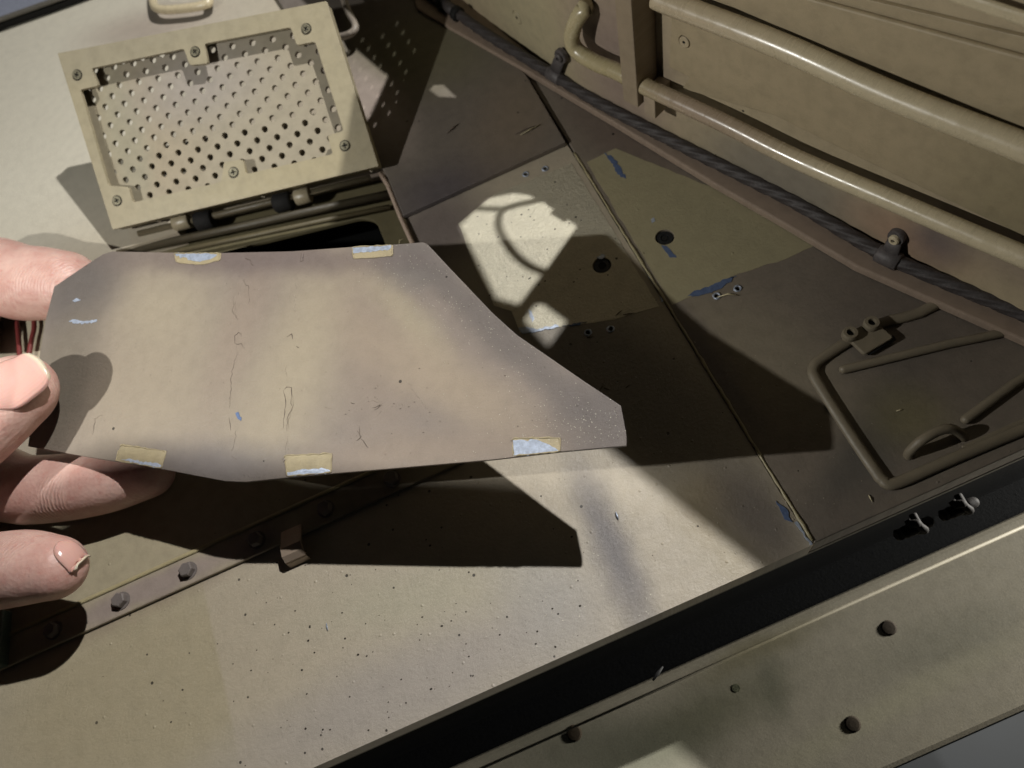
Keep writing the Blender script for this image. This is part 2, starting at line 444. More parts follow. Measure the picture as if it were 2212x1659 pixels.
chip([(1288, 556), (1300, 548), (1308, 552), (1300, 560)], M_ZINC, .018)
for (u, v) in ((1385, 560), (1402, 590), (1428, 640)):
    chip([(u-5, v-8), (u+3, v-10), (u+8, v+8), (u, v+12)], M_ZINC, .018)
chip([(1676, 1082), (1700, 1100), (1712, 1128), (1695, 1122)], M_ZINC_DULL, .02)
chip([(1716, 1128), (1722, 1126), (1756, 1176), (1750, 1178)], M_ZINC, .055)
chip([(1450, 474), (1456, 470), (1460, 478), (1453, 482)], M_ZINC, .045) if False else chip([(1406, 474), (1412, 470), (1415, 478), (1408, 482)], M_ZINC, .045)
# scratches, bits of glue and paint flakes
def streak(name, p0, p1, z, w, mat, par=None, fr=DECK, bend=.0):
    a = Vector(fr.at(*p0, z)); b = Vector(fr.at(*p1, z)); mid = a.lerp(b, .5) + Vector((-(b-a).y, (b-a).x))*bend
    return link(name, *tube([fr.p(a.x, a.y, z), fr.p(mid.x, mid.y, z+w*.6), fr.p(b.x, b.y, z)], [w*.5, w, w*.4], 6), mat, par or hull, uvf=lambda P: fr.uv(P), smoothed=True)
M_GLUE = plain("dried_glue", (208, 196, 160), .35)
streak("glue_thread", (1550, 642), (1595, 638), .08, .03, M_GLUE, bend=.12)
streak("paint_scratch", (1124, 292), (1168, 268), .27, .03, M_PRIMER)
streak("paint_scratch", (1092, 296), (1136, 276), .27, .025, M_CRACK) if False else streak("paint_scratch", (965, 288), (990, 268), .26, .03, M_CRACK)
streak("paint_scratch", (1112, 290), (1165, 270), .262, .022, M_CRACK, bend=.05)
streak("paint_scratch", (1330, 682), (1344, 670), .015, .022, M_CRACK)
streak("paint_scratch", (1346, 680), (1370, 676), .015, .02, M_CRACK)
streak("paint_scratch", (1268, 730), (1284, 726), .005, .02, M_CRACK)
streak("paint_scratch", (1296, 842), (1306, 828), .005, .02, M_CRACK)
streak("paint_scratch", (1304, 838), (1318, 842), .005, .016, M_CRACK)
streak("paint_scratch", (1352, 838), (1364, 828), .005, .016, M_CRACK)
streak("glue_thread", (1330, 1106), (1336, 1122), .03, .03, M_ZINC)
streak("glue_thread", (1876, 1069), (1884, 1084), .06, .02, M_GLUE)
streak("glue_thread", (1870, 805), (1878, 800), .06, .02, M_GLUE) if False else streak("glue_thread", (1936, 888), (1950, 884), .06, .02, M_GLUE)
streak("glue_thread", (705, 1346), (708, 1362), .03, .022, M_ZINC)
streak("glue_thread", (862, 528), (872, 515), .12, .018, M_GLUE, bend=.3)

# --- raised dark plate between hatch and turret
rp = dpx((868, 468), (1222, 312), (1136, 168), (1010, 80), (900, -10), (700, -60), (700, 60), (838, 396))
add_slab("raised_deck_plate", DECK, [DECK.uv(onz(u, v, .22)) for u, v in ((870, 466), (1222, 306), (1136, 160), (1000, 40), (930, -40), (520, -120), (640, 60), (836, 380))], M_RAISED, hull, top=.22, bot=.004, bevel=.035, label="dark raised deck plate between the open hatch and the turret")
link("hatch_rim", *tube([onz(822, 375, .1), onz(838, 400, .1), onz(866, 470, .1), onz(896, 536, .1), onz(930, 620, .1)], .09, 10), paint("rim_paint", (176, 156, 140), [], rough=.4), hull, smoothed=True)

# --- step plate with its row of bolts (left, under the hand)
gy = 9.08                                     # groove line
gl = [DECK.at(*p) for p in ((195, 1364), (560, 1200))]
sl = (gl[1][1]-gl[0][1])/(gl[1][0]-gl[0][0])
def gline(x, off=0.0): return gl[0][1] + (x-gl[0][0])*sl + off
xr = -2.2
step = [(-34, gline(-34)), (xr, gline(xr)), (xr+.2, gline(xr)+.25), (xr+.4, 12.5), (-6, 13.4), (-34, 16)]
add_slab("step_plate", DECK, step, M_STEP, hull, top=.14, bot=.004, bevel=.04, label="low step plate carrying the row of hexagonal bolts")
ridge = [(x, gline(x, .93), .16) for x in [-34+.5*k for k in range(64)] if x < xr-.3]
link("step_ridge", *tube(ridge, .07, 10, flat=.7), paint("ridge_paint", (172, 160, 124), [], rough=.4), hull, smoothed=True)
bv, bf = None, None
bolt_me = None
for i, x in enumerate((-17.6, -15.4, -13.2, -11.02, -8.8, -6.55, -4.4)):
    c = (x, gline(x, .42) if i > 1 else gline(x, .45), .14)
    V, F = join(lathe((0, 0, 0), (0, 0, 1), [(.225, 0), (.225, .2), (.19, .235)], 6), lathe((0, 0, 0), (0, 0, 1), [(.27, 0), (.27, .03)], 20))
    if bolt_me is None:
        bolt_me = bpy.data.meshes.new("hexagonal_bolt"); bolt_me.from_pydata([tuple(v) for v in V], [], F)
        u_ = bolt_me.uv_layers.new(name="flat")
        for lp in bolt_me.loops: u_.data[lp.index].uv = V[lp.vertex_index][:2]
        bolt_me.materials.append(M_BOLT)
    o = bpy.data.objects.new("hexagonal_bolt", bolt_me); COL.objects.link(o); o.parent = hull
    o.location = Vector(c) - Vector(hull["_org"]); o.rotation_euler = (0, 0, .35+i*.23)
# bent retaining clip at the edge of the step
cx0, cy0 = DECK.at(632, 1186, .4)
cl = [(cy0+.75, .16), (cy0+.45, .3), (cy0+.1, .5), (cy0-.15, .5), (cy0-.3, .36), (cy0-.34, .1), (cy0-.28, .02)]
V = []; F = []
for x in (cx0-.32, cx0+.32):
    for (yy, zz) in cl: V.append(Vector((x, yy, zz)))
    for (yy, zz) in cl: V.append(Vector((x, yy-.02, zz-.07)))
n = len(cl)
for k in range(n-1):
    F.append((k, k+1, 2*n+k+1, 2*n+k)); F.append((n+k+1, n+k, 3*n+k, 3*n+k+1)); F.append((k+1, k, n+k, n+k+1)); F.append((2*n+k, 2*n+k+1, 3*n+k+1, 3*n+k))
F.append((0, 2*n, 3*n, n)); F.append((n-1, 2*n-1, 4*n-1, 3*n-1))
link("retaining_clip", V, F, paint("clip_paint", (150, 134, 118), [], rough=.35, metal=.2), hull, smoothed=False)

# --- front face and what is below the edge
add_slab("front_face_plate", DECK, [(-34, EDGE+.02), (30, EDGE+.02), (30, EDGE+.35), (-34, EDGE+.35)], paint("front_face_paint", (96, 90, 76), [], rough=.5), hull, top=-.9, bot=-1.15)
add_slab("hull_side", DECK, [(-34, EDGE+.6), (30, EDGE+.6), (30, EDGE+1), (-34, EDGE+1)], plain("hull_side_black", (14, 15, 16), .8, spec=.15), hull, top=-1.15, bot=-9)
add_slab("gap_shade_sheet", DECK, [(-34, 1.2), (34, 1.2), (34, EDGE+.62), (-34, EDGE+.62)], plain("gap_shade_black", (12, 13, 14), .8, spec=.1), hull, top=-8.7, bot=-9)  # black sheet added so the gap below the edge reads as deep shade
M_SH = plain("shackle_steel", (48, 45, 43), .7, .0, spec=.2)
def shackle(u, v):
    p = onz(u, v, -1.6); p.y = EDGE-.05; k = .95
    r = CAM + ray(u, v)*((p.y-CAM.y)/ray(u, v).y)
    p = r
    body = tube(*capped([p+Vector((-.34, 0, .1))*k, p+Vector((.0, 0, .02))*k], .19), 16)
    nut = lathe(p+Vector((-.5, 0, .13)), (-1, 0, .25), [(.19, 0), (.19, .1), (.12, .17)], 6)
    loop = tube(catmull([p+Vector((.1, .35, .28)), p+Vector((.06, .0, .3)), p+Vector((.2, -.16, .12)), p+Vector((.22, -.12, -.14)), p+Vector((.12, .0, -.3)), p+Vector((.1, .35, -.3))], 6), .12, 12)
    pin = tube(*capped([p+Vector((.3, .02, .0)), p+Vector((.5, .02, -.04))], .17), 14)
    tab = tube(*capped([p+Vector((-.16, .12, .34)), p+Vector((.0, .06, .38))], .13), 12)
    o = link("shackle", *join(body, loop, tab), M_SH, hull, smoothed=True, bevel=0)
    link("shackle_pin", *pin, M_SH, o, smoothed=True)
    link("shackle_nut", *nut, M_SH, o)
    return o
shackle(1975, 1142)["label"] = "dark shackle under the deck edge, lower left of the pair"
shackle(2072, 1100)["label"] = "dark shackle under the deck edge, upper right of the pair"
streak("splinter", (1410, 1470), (1432, 1440), -.9, .05, M_HOLE)

# --- hatch opening
wv = [Vector((x, y, 0)) for x, y in ccw(hole)]
M_WELL = paint("well_ledge_paint_and_shade", (96, 89, 66), [], rough=.5)  # ledge colour lowered to paint in the shade under the lid
M_WELLD = plain("well_wall_black", (16, 17, 17), .8, spec=.2)
for i in range(len(wv)):
    a = wv[i]; b = wv[(i+1) % len(wv)]; t = (b-a).normalized(); nn = Vector((t.y, -t.x, 0))*.12
    V = [a+nn*.02, b+nn*.02, b+nn, a+nn]
    V = [v+Vector((0, 0, -.9)) for v in V] + [v+Vector((0, 0, -5.3)) for v in V]
    link("well_wall", V, [(0, 1, 2, 3), (7, 6, 5, 4), (0, 4, 5, 1), (1, 5, 6, 2), (2, 6, 7, 3), (3, 7, 4, 0)], M_WELLD, hull)
def shrink(poly, c, k): return [(c[0]+(x-c[0])*k, c[1]+(y-c[1])*k) for x, y in poly]
cc = (sum(v.x for v in wv)/len(wv), sum(v.y for v in wv)/len(wv))
inner = [DECK.at(u, v, -.75) for u, v in ((250, 600), (560, 524), (781, 470), (812, 476), (834, 530), (850, 600), (320, 760))]
add_slab("hatch_ledge", DECK, shrink(ccw(hole), cc, 1.02), M_WELL, hull, holes=[rounded(ccw(inner), .4)], top=-.75, bot=-.92, bevel=.03)
for k, (p0, p1, r) in enumerate((((262, 545), (840, 420), .17), ((300, 560), (842, 447), .10))):
    link("seal_strip", *tube([onz(*p0, -.3-.15*k), onz(*p1, -.3-.15*k)], r, 10), paint("seal_paint_and_shade", (66, 60, 46) if k == 0 else (92, 84, 62), [], rough=.5), hull, smoothed=True)  # strip colours darkened to paint in the shade under the lid
add_slab("well_floor", DECK, shrink(ccw(hole), cc, 1.3), plain("well_floor_dark", (10, 12, 13), .8, spec=.1), hull, top=-6, bot=-6.2)

# --- hatch lid: frame, perforated screen, screws, hinges
def lp(u, v, h=0.0): return LID.at(u, v, h)
k1 = .3968
def c1(*pts): return [LID.at(x*k1, y*k1) for x, y in pts]
outer = [LID.at(*p) for p in ((124, 115), (705, 2), (818, 359), (243, 496))]
cut = rounded(c1((497, 372), (1000, 265), (1032, 355), (1132, 345), (1112, 238), (1582, 148), (1614, 246), (1715, 226), (1870, 712), (1782, 738), (1812, 838), (1340, 948), (1322, 868), (1218, 882), (1205, 990), (722, 1102), (700, 1018), (590, 1010), (436, 488), (535, 466)), .1, 3)
lid = add_slab("hatch_lid", LID, rounded(outer, .04, 2), M_LIDP, hull, holes=[cut], top=0, bot=-.16, bevel=.02, label="open hatch lid, a tan frame around a perforated screen")
# flanges round the back of the lid frame
oc = Vector((sum(p[0] for p in outer)/4, sum(p[1] for p in outer)/4))
for i in range(4):
    a = Vector(outer[i]); b = Vector(outer[(i+1) % 4]); t = (b-a).normalized(); nn = Vector((-t.y, t.x))
    if (oc-a).dot(nn) < 0: nn = -nn
    add_slab("lid_flange", LID, [tuple(a+nn*.04+t*.05), tuple(b+nn*.04-t*.05), tuple(b+nn*.16-t*.05), tuple(a+nn*.16+t*.05)], M_LIDP, lid, top=-.162, bot=-.62)
# perforated screen: a staggered square lattice, every hole cut through
HS = -.48
P0 = Vector(LID.at(582*k1, 422*k1, HS))
e1 = (Vector(LID.at((582+108*9)*k1, (422-18.6*9)*k1, HS)) - P0)/9
e2 = (Vector(LID.at((582+28*6)*k1, (422+99.8*6)*k1, HS)) - P0)/6
rh = .124
A = e1*.5 + e2*.5; B = e2*.5 - e1*.5
V, F = [], []; NH = 16
inx = [p[0] for p in cut]; iny = [p[1] for p in cut]
x0, x1, y0, y1 = .2, outer[1][0]-.1, .2, outer[0][1]-.2
x0 = min(p[0] for p in outer)+.2
def inside(q, poly):
    r = False; j = len(poly)-1
    for i in range(len(poly)):
        if (poly[i][1] > q[1]) != (poly[j][1] > q[1]) and q[0] < (poly[j][0]-poly[i][0])*(q[1]-poly[i][1])/(poly[j][1]-poly[i][1])+poly[i][0]: r = not r
        j = i
    return r
out_s = [tuple(oc+Vector(((Vector(p)-oc).x*.935, (Vector(p)-oc).y*.895))) for p in outer]
for i in range(-24, 34):
    for j in range(-24, 34):
        c = P0 + A*i + B*j
        if not inside(c, out_s): continue
        k = len(V)
        ang0 = math.atan2(A.y, A.x)
        ring = []
        for m in range(NH):
            th = 2*math.pi*m/NH
            cs, sn = math.cos(th), math.sin(th); q = max(abs(cs), abs(sn))
            cell = c + A*.5*(cs/q) + B*.5*(sn/q)
            e = A.normalized()*cs + B.normalized()*sn
            cir = c + e.normalized()*rh
            ring.append((cell, cir))
        for cell, cir in ring:
            V.append(LID.p(cell.x, cell.y, HS)); V.append(LID.p(cir.x, cir.y, HS)); V.append(LID.p(cir.x, cir.y, HS-.19)); V.append(LID.p(cell.x, cell.y, HS-.19))
        for m in range(NH):
            a = k+4*m; b = k+4*((m+1) % NH)
            F.append((a, b, b+1, a+1)); F.append((a+1, b+1, b+2, a+2)); F.append((a+2, b+2, b+3, a+3))
# orient outward
V0, V1, V2 = V[F[0][0]], V[F[0][1]], V[F[0][2]]
if (V1-V0).cross(V2-V0).dot(LID.n) < 0: F = [tuple(reversed(f)) for f in F]
link("perforated_screen", V, F, M_MESH, lid, uvf=lambda P: LID.uv(P))
ring_o = [tuple(oc+(Vector(p)-oc)*.975) for p in outer]
ring_i = [tuple(oc+Vector(((Vector(p)-oc).x*.905, (Vector(p)-oc).y*.85))) for p in outer]
add_slab("screen_border", LID, ring_o, M_MESH, lid, holes=[rounded(ring_i, .15)], top=HS+.02, bot=HS-.01)
# cross-head screws
def cross_screw(fr, c, r, h, mat, par, name="screw"):
    w = r*.16; l = r*.58
    cross = [(-w, -l), (w, -l), (w, -w), (l, -w), (l, w), (w, w), (w, l), (-w, l), (-w, w), (-l, w), (-l, -w), (-w, -w)]
    a = random.uniform(0, 1.5); R = lambda p: (c[0]+p[0]*math.cos(a)-p[1]*math.sin(a), c[1]+p[0]*math.sin(a)+p[1]*math.cos(a))
    o = add_slab(name, fr, circ(c[0], c[1], r, 24), mat, par, holes=[[R(p) for p in cross]], top=h, bot=h-.09, bevel=.018)
    add_slab("cross_recess", fr, circ(c[0], c[1], r*.7, 12), M_HOLE, o if par is None or par.parent is None else par, top=h-.05, bot=h-.07)
    add_slab("screw_seat", fr, circ(c[0], c[1], r*1.22, 24), M_HOLE, o if par is None or par.parent is None else par, top=.006, bot=-.01)
    return o
for (x, y) in ((421, 408), (1063, 282), (1668, 157), (1878, 793), (1272, 938), (638, 1092)):
    cross_screw(LID, LID.at(x*k1, y*k1), .165 if y > 300 else .16, .05, M_SCREW, lid)
# hinge pin and knuckles
ha = LID.hit(300, 505, -.75); hb = LID.hit(800, 385, -.75)
hn = (hb-ha).normalized()
link("hinge_pin", *tube([ha, hb], .13, 12), paint("hinge_paint", (96, 88, 70), [], rough=.4), lid, smoothed=True)
for (u, v, w) in ((394, 480, .34), (655, 424, .30)):
    c = LID.hit(u, v, -.75)
    link("hinge_sleeve", *tube([c-hn*w, c-hn*(w-.03), c+hn*(w-.03), c+hn*w], [.27, .3, .3, .27], 20), paint("sleeve_paint", (158, 147, 122), [], rough=.3, spec=.8), lid, smoothed=True)
for (u, v) in ((443, 476), (612, 437)):
    c = LID.hit(u, v, -.8)
    link("rubber_stop", *tube([c-hn*.36, c-hn*.3, c+hn*.3, c+hn*.36], [.3, .36, .36, .3], 20), M_HOLE, lid, smoothed=True)

# --- grab handles on the deck
def handle(name, pts, r, mat, par, label=None, flat=1.0):
    path, rad = capped(catmull(pts, 5), r, 4)
    return link(name, *tube(path, rad, 14, flat=flat), mat, par, smoothed=True, label=label)
h1 = [onz(328, -60, .25), onz(330, 0, .45), onz(345, 20, .5), onz(400, 18, .5), onz(442, 10, .5), onz(452, -2, .45), onz(445, -60, .25)]
handle("grab_handle", h1, .2, M_RAIL, hull, "tan grab handle behind the hatch lid at the top edge")
h2 = [onz(735, -30, 1.0), onz(750, 20, 1.1), onz(768, 56, 1.1), onz(755, 74, 1.0), onz(722, 82, .7), onz(700, 84, .25)]
handle("grab_handle", h2, .15, paint("dark_handle_paint", (150, 140, 128), [], rough=.4), hull, "dark grab handle beside the upper corner of the hatch lid")
# --- second grille in the corner
g0 = [DECK.uv(onz(u, v, .6)) for u, v in ((-300, 170), (0, 38), (111, 0), (300, -70), (-100, -160))]
gp = []
gc = Vector(DECK.uv(onz(10, 0, .6)))
hl = []
for i in range(-9, 10):
    for j in range(-9, 10):
        q = Vector(DECK.uv(onz(34, 16, .6))) + Vector((.62, .14))*i + Vector((-.14, .62))*j + Vector((.31, .07))*(j % 2)
        if inside(q, [tuple(gc.lerp(Vector(p), .86)) for p in g0]): hl.append(circ(q.x, q.y, .13, 8))
add_slab("corner_grille", DECK, g0, plain("blue_grey_grille_paint", (142, 146, 160), .45, .1), hull, holes=hl[:60], top=.6, bot=.5, label="blue-grey perforated grille in the upper corner")
add_slab("corner_grille_base", DECK, [tuple(gc.lerp(Vector(p), .97)) for p in g0], M_HOLE, hull, top=.3, bot=.01)
gr = [onz(u, v, .55) for u, v in ((-300, 172), (0, 42), (113, 2), (300, -66))]
link("grille_edge", *tube(gr, .12, 8), paint("grille_edge_paint", (96, 92, 84), [], rough=.5), hull, smoothed=True)

# --- fittings on the right hand plate
M_RIB = paint("right_fitting_paint", (128, 118, 100), [], rough=.42, grain=.5)
rib = [onz(2300, 330, .1), onz(2060, 530+98, .1), onz(1900, 700, .1), onz(1831, 738, .1), onz(1770, 778, .1), onz(1757, 800, .1), onz(1766, 826, .1), onz(1835, 935, .1), onz(1890, 1016, .1), onz(1906, 1036, .1), onz(1935, 1044, .1), onz(2060, 990, .1), onz(2240, 915, .1)]
link("hatch_outline_rib", *tube(catmull(rib, 5), .16, 12, flat=.75), M_RIB, hull, smoothed=True, label="raised rounded rib outlining the side hatch")
for pts, r, lab in (([(1822, 798), (2044, 744), (2240, 704)], .125, "long round bar lying inside the side hatch outline"), ([(2086, 906), (2186, 832), (2290, 768)], .13, "shorter round bar near the side hatch corner")):
    path, rad = capped([onz(u, v, .14) for u, v in pts], r, 4)
    link("stiffening_bar", *tube(path, rad, 12), M_RIB, hull, smoothed=True, label=lab)
def ring_screw(c, n_, r, mat, par, name="boss_screw", hgt=.22):
    o = link(name, *lathe(c, n_, [(r, 0), (r, hgt*.7), (r*.86, hgt), (r*.5, hgt), (r*.46, hgt*.86), (r*.46, hgt*.3)], 22), mat, par, smoothed=False)
    return o
p0 = DECK.at(1868, 748, .1)
tabq = [DECK.at(u, v, .1) for u, v in ((1834, 742), (1884, 712), (1928, 728), (1866, 770))]
clipo = add_slab("hatch_clip", DECK, rounded([DECK.at(u, v, .3) for u, v in ((1822, 722), (1886, 690), (1932, 728), (1868, 766))], .1, 3), M_RIB, hull, top=.3, bot=.16, bevel=.04)
link("clip_slot_shade", *tube([onz(1874, 762, .16), onz(1930, 730, .16)], .09, 10), M_HOLE, clipo, smoothed=True)  # dark rod put where the clip's slot lies in shade
for (u, v) in ((1835, 725), (1881, 703)):
    q = onz(u, v, .3)
    ring_screw((q.x, q.y, .28), (0, 0, 1), .22, M_RIB, clipo)
    link("socket_bore", *lathe((q.x, q.y, .3), (0, 0, 1), [(.1, 0), (.1, .09)], 10), M_HOLE, clipo)
handle("hatch_grip", [onz(1962, 984, .05), onz(1966, 974, .25), onz(1990, 952, .55), onz(2025, 932, .6), onz(2052, 926, .55), onz(2072, 935, .3), onz(2080, 945, .04)], .13, M_RIB, hull, "small arched grip near the deck edge")
add_slab("edge_rail", DECK, [(10.0, EDGE+.62), (30, EDGE+.62), (30, EDGE+.74), (10.0, EDGE+.74)], M_RIB, hull, top=.12, bot=.032, bevel=.03)

# ================================================================== TURRET
turret = thing("tank_turret", (b1.x, b1.y, .3), "tan turret with two long handrails standing behind the grey cable", "turret")
wall_blobs = [('o', -19, 2.5, 3, 2.4, 0, .7, (180, 170, 138), .8), ('o', -14.0, 2.6, 2.0, 3, 0, .8, (150, 132, 122), .9), ('o', -7.5, 1.2, 3.0, 1.2, 0, .7, (132, 126, 116), .8),
              ('o', -3.5, 1.3, 1.6, .9, 0, .8, (168, 140, 118), .9), ('o', -2.6, 1.9, .7, .9, 0, .8, (100, 92, 96), .8), ('o', -.5, 2.5, 2.2, 1.0, 0, .8, (150, 134, 118), .8)]
M_WALL = paint("turret_wall_paint", (184, 168, 138), wall_blobs, rough=.48, grain=.6, pits=.03)
M_PAN = paint("turret_panel_paint", (176, 160, 130), [('o', -1, 4.2, 2, 2, 0, .9, (140, 130, 100), .6)], rough=.48, grain=.5)
SC = [WALL.at(1117, 38), ]
KS = -16.0; kt = math.radians(10)
WALL2 = Frame(WALL.p(KS, 0, 0), wd*math.cos(kt)+WALL.n*math.sin(kt), (0, 0, 1))
if WALL2.n.dot(WALL.n) < 0: WALL2.n = -WALL2.n
prof = [(KS, .3), (3.5, .3), (3.5, 15.08), (-9.1, 15.08), (-9.1, 15.0), (KS, 15.0)]
def back(P):
    k = ((WALL2.o-P).dot(WALL2.n))/((L1-P).dot(WALL2.n)); return WALL2.uv(P+(L1-P)*k)
edge2 = [back(LID.hit(734, 369)), back(LID.hit(764, 206)), back(onz(800, 255)), back(onz(835, 178)), back(onz(750, 105)), back(onz(600, -35))]  # unseen top edge shaped by tracing the deck's lit wedge back to the lamp
prof2 = [(-14, .3), (0, .3), (0, 15.0), (edge2[0][0]+.9, 15.0)] + edge2 + [(-14, edge2[-1][1])]
sm_hole = [back(onz(*p)) for p in ((915, 214), (930, 197), (955, 196), (992, 232), (935, 229))]  # unseen opening shaped to throw the small light patch
op_patch = [(-14.75, 9.2), (-14.3, 8.1), (-13.85, 7.75), (-13.28, 7.68), (-11.85, 7.82), (-11.46, 10.4), (-11.12, 13.0), (-11.75, 13.35), (-14.5, 11.6)]  # unseen openings, here and next line, shaped to throw light patches on the deck
op3 = [(-10.66, 13.4), (-10.85, 12.3), (-10.65, 12.08), (-9.8, 12.1), (-9.62, 13.7)]
op_s = [(-20.38, 6.05), (-20.6, 5.2), (-20.3, 4.7), (-19.0, 5.2), (-19.78, 6.1)]
add_slab("turret_side_plate", WALL, prof, M_WALL, turret, holes=[op_patch, op3], top=0, bot=-.22)
SC2 = WALL2.at(1117, 38)
add_slab("turret_corner_plate", WALL2, prof2, M_WALL, turret, holes=[sm_hole, circ(*SC2, .27, 24)], top=0, bot=-.22, uvf=lambda P: (WALL2.uv(P)[0]+KS, P.z))
bar = [WALL.p(s, t, -.1) for s, t in ((-13.3, 7.4), (-13.9, 8.9), (-14.0, 9.6), (-13.55, 10.4), (-12.6, 10.98), (-11.9, 11.1), (-11.2, 10.9))]
link("unseen_shadow_bar", *tube(catmull(bar, 5), .11, 10), M_RAIL, turret, smoothed=True)  # unseen bars added to cast the curved shadow across the light patch
link("unseen_shadow_bar", *tube([WALL.p(-14.9, 10.4, -.1), WALL.p(-13.95, 9.3, -.1)], .09, 8), M_RAIL, turret, smoothed=True)
# turret body and roof behind the side plate
add_slab("turret_roof", Frame((b1.x, b1.y, 0), wd, WALL.n*-1), [(-9.1, .24), (3.5, .24), (3.5, 14), (-9.1, 14)], M_WALL, turret, top=15.0, bot=14.7) if Frame((b1.x, b1.y, 0), wd, WALL.n*-1).n.z > 0 else add_slab("turret_roof", Frame((b1.x, b1.y, 0), wd, WALL.n*-1), [(-9.1, .24), (3.5, .24), (3.5, 14), (-9.1, 14)], M_WALL, turret, top=-14.7, bot=-15.0)
def turret_screw(u, v, off, r, W_=None):
    W_ = W_ or WALL
    c = W_.hit(u, v, off-.02)
    o = link("flat_screw", *lathe(c, W_.n, [(r, -.2), (r, .0), (r*.9, .02), (r*.3, .02), (r*.28, .0), (r*.28, -.1)], 24), M_WALL, turret, uvf=lambda P: WALL.uv(P))
    link("screw_socket", *lathe(c, W_.n, [(r*.27, .0), (r*.27, .006)], 6), M_HOLE, o)
turret_screw(1117, 38, 0, .25, WALL2)
link("screw_seat", *lathe(WALL2.hit(1117, 38, -.19), WALL2.n, [(.3, 0), (.3, .02)], 20), M_HOLE, turret)
# base lip below the cable
LZ = .35
lipo = [DECK.uv(onz(u, v, LZ)) for u, v in ((900, 18), (928, 35), (1150, 160), (1323, 262), (1536, 392), (1700, 486), (1850, 575), (2212, 735), (2500, 870))]
lipi = [tuple(WALL.p(s, 0, -.2).xy) for s in (5, KS)] + [tuple(WALL2.p(-14, 0, -.2).xy)]
add_slab("turret_base_lip", DECK, lipo + lipi, paint("lip_paint", (150, 132, 116), [], rough=.45), turret, top=LZ, bot=.06, bevel=.06)
# raised panels on the wall
def w(u, v, off): return WALL.at(u, v, off)
p1 = [w(1451, 22, .12), w(1445, 145, .12), w(1489, 167, .12), w(1473, 192, .12), (-8.0, 3.52), (-5.4, 3.42), (-2, 3.36), (3, 3.34), (3, 8.9), (-11.0, 7.3), (-11.45, 7.0)]
s2 = w(1478, 91, .12)
add_slab("side_panel", WALL, p1, M_PAN, turret, holes=[circ(*s2, .2, 24)], top=.12, bot=.004, bevel=.03, label="large tan panel behind the lower handrail")
turret_screw(1478, 91, .13, .18)
add_slab("upper_panel", WALL, [(-10.6, 6.5), (-7.6, 6.42), (-2, 6.36), (3, 6.34), (3, 8.45), (-10.6, 7.2)], M_PAN, turret, top=.26, bot=.124, bevel=.05, label="upper tan panel above the higher handrail")
add_slab("top_moulding", WALL, [(-6, 8.62), (3, 8.62), (3, 8.9), (-6, 8.9)], M_RAIL, turret, top=.4, bot=.262, bevel=.1)
# bracket plate carrying the rails
q = [w(1337, 60, 1.45), w(1372, 60, 1.45)]
bs0, bs1 = -12.45, -12.05
fb = Frame(WALL.p(0, 0, 0), WALL.n, (0, 0, 1))
def wbox(s0, s1, t0, t1, h0, h1): return slab(WALL, [(s0, t0), (s1, t0), (s1, t1), (s0, t1)], (), h1, h0)
bt = w(1345, 216, 1.0)[1]
bo = link("rail_bracket", *wbox(w(1338, 120, 1.0)[0], w(1371, 120, 1.0)[0], bt, 6.3, .01, 1.0), paint("bracket_paint", (152, 136, 114), [], rough=.45), turret, uvf=lambda P: WALL.uv(P), bevel=.03, label="upright bracket plate that the handrails pass through")
link("rail_foot", *join(wbox(*(lambda a, b: (min(a, b), max(a, b)))(w(1404, 225, .5)[0], w(1428, 225, .5)[0]), w(1415, 238, .5)[1], w(1415, 205, .5)[1]+.3, .01, .8)), M_WALL, turret, uvf=lambda P: WALL.uv(P), bevel=.03)
def rail(name, pts, r, lab):
    P = [WALL.hit(u, v, o) for u, v, o in pts]
    link(name, *tube(catmull(P, 6), r, 18, upv=WALL.n), M_RAIL, turret, uvf=lambda P: WALL.uv(P), smoothed=True, label=lab)
rail("handrail", [(1266, 18, -.05), (1262, 18, .35), (1242, 52, .6), (1235, 86, .68), (1249, 112, .68), (1288, 136, .68), (1334, 155, .68), (1389, 184, .68), (1560, 264, .68), (1721, 344, .68), (1964, 449, .68), (2212, 555, .68), (2420, 640, .68)], .265, "lower handrail, bent into the turret wall at its left end")
rail("handrail", [(1418, -6, .6), (1450, 8, .6), (1681, 97, .6), (1924, 206, .6), (2212, 320, .6), (2460, 418, .6)], .31, "upper handrail along the turret wall")

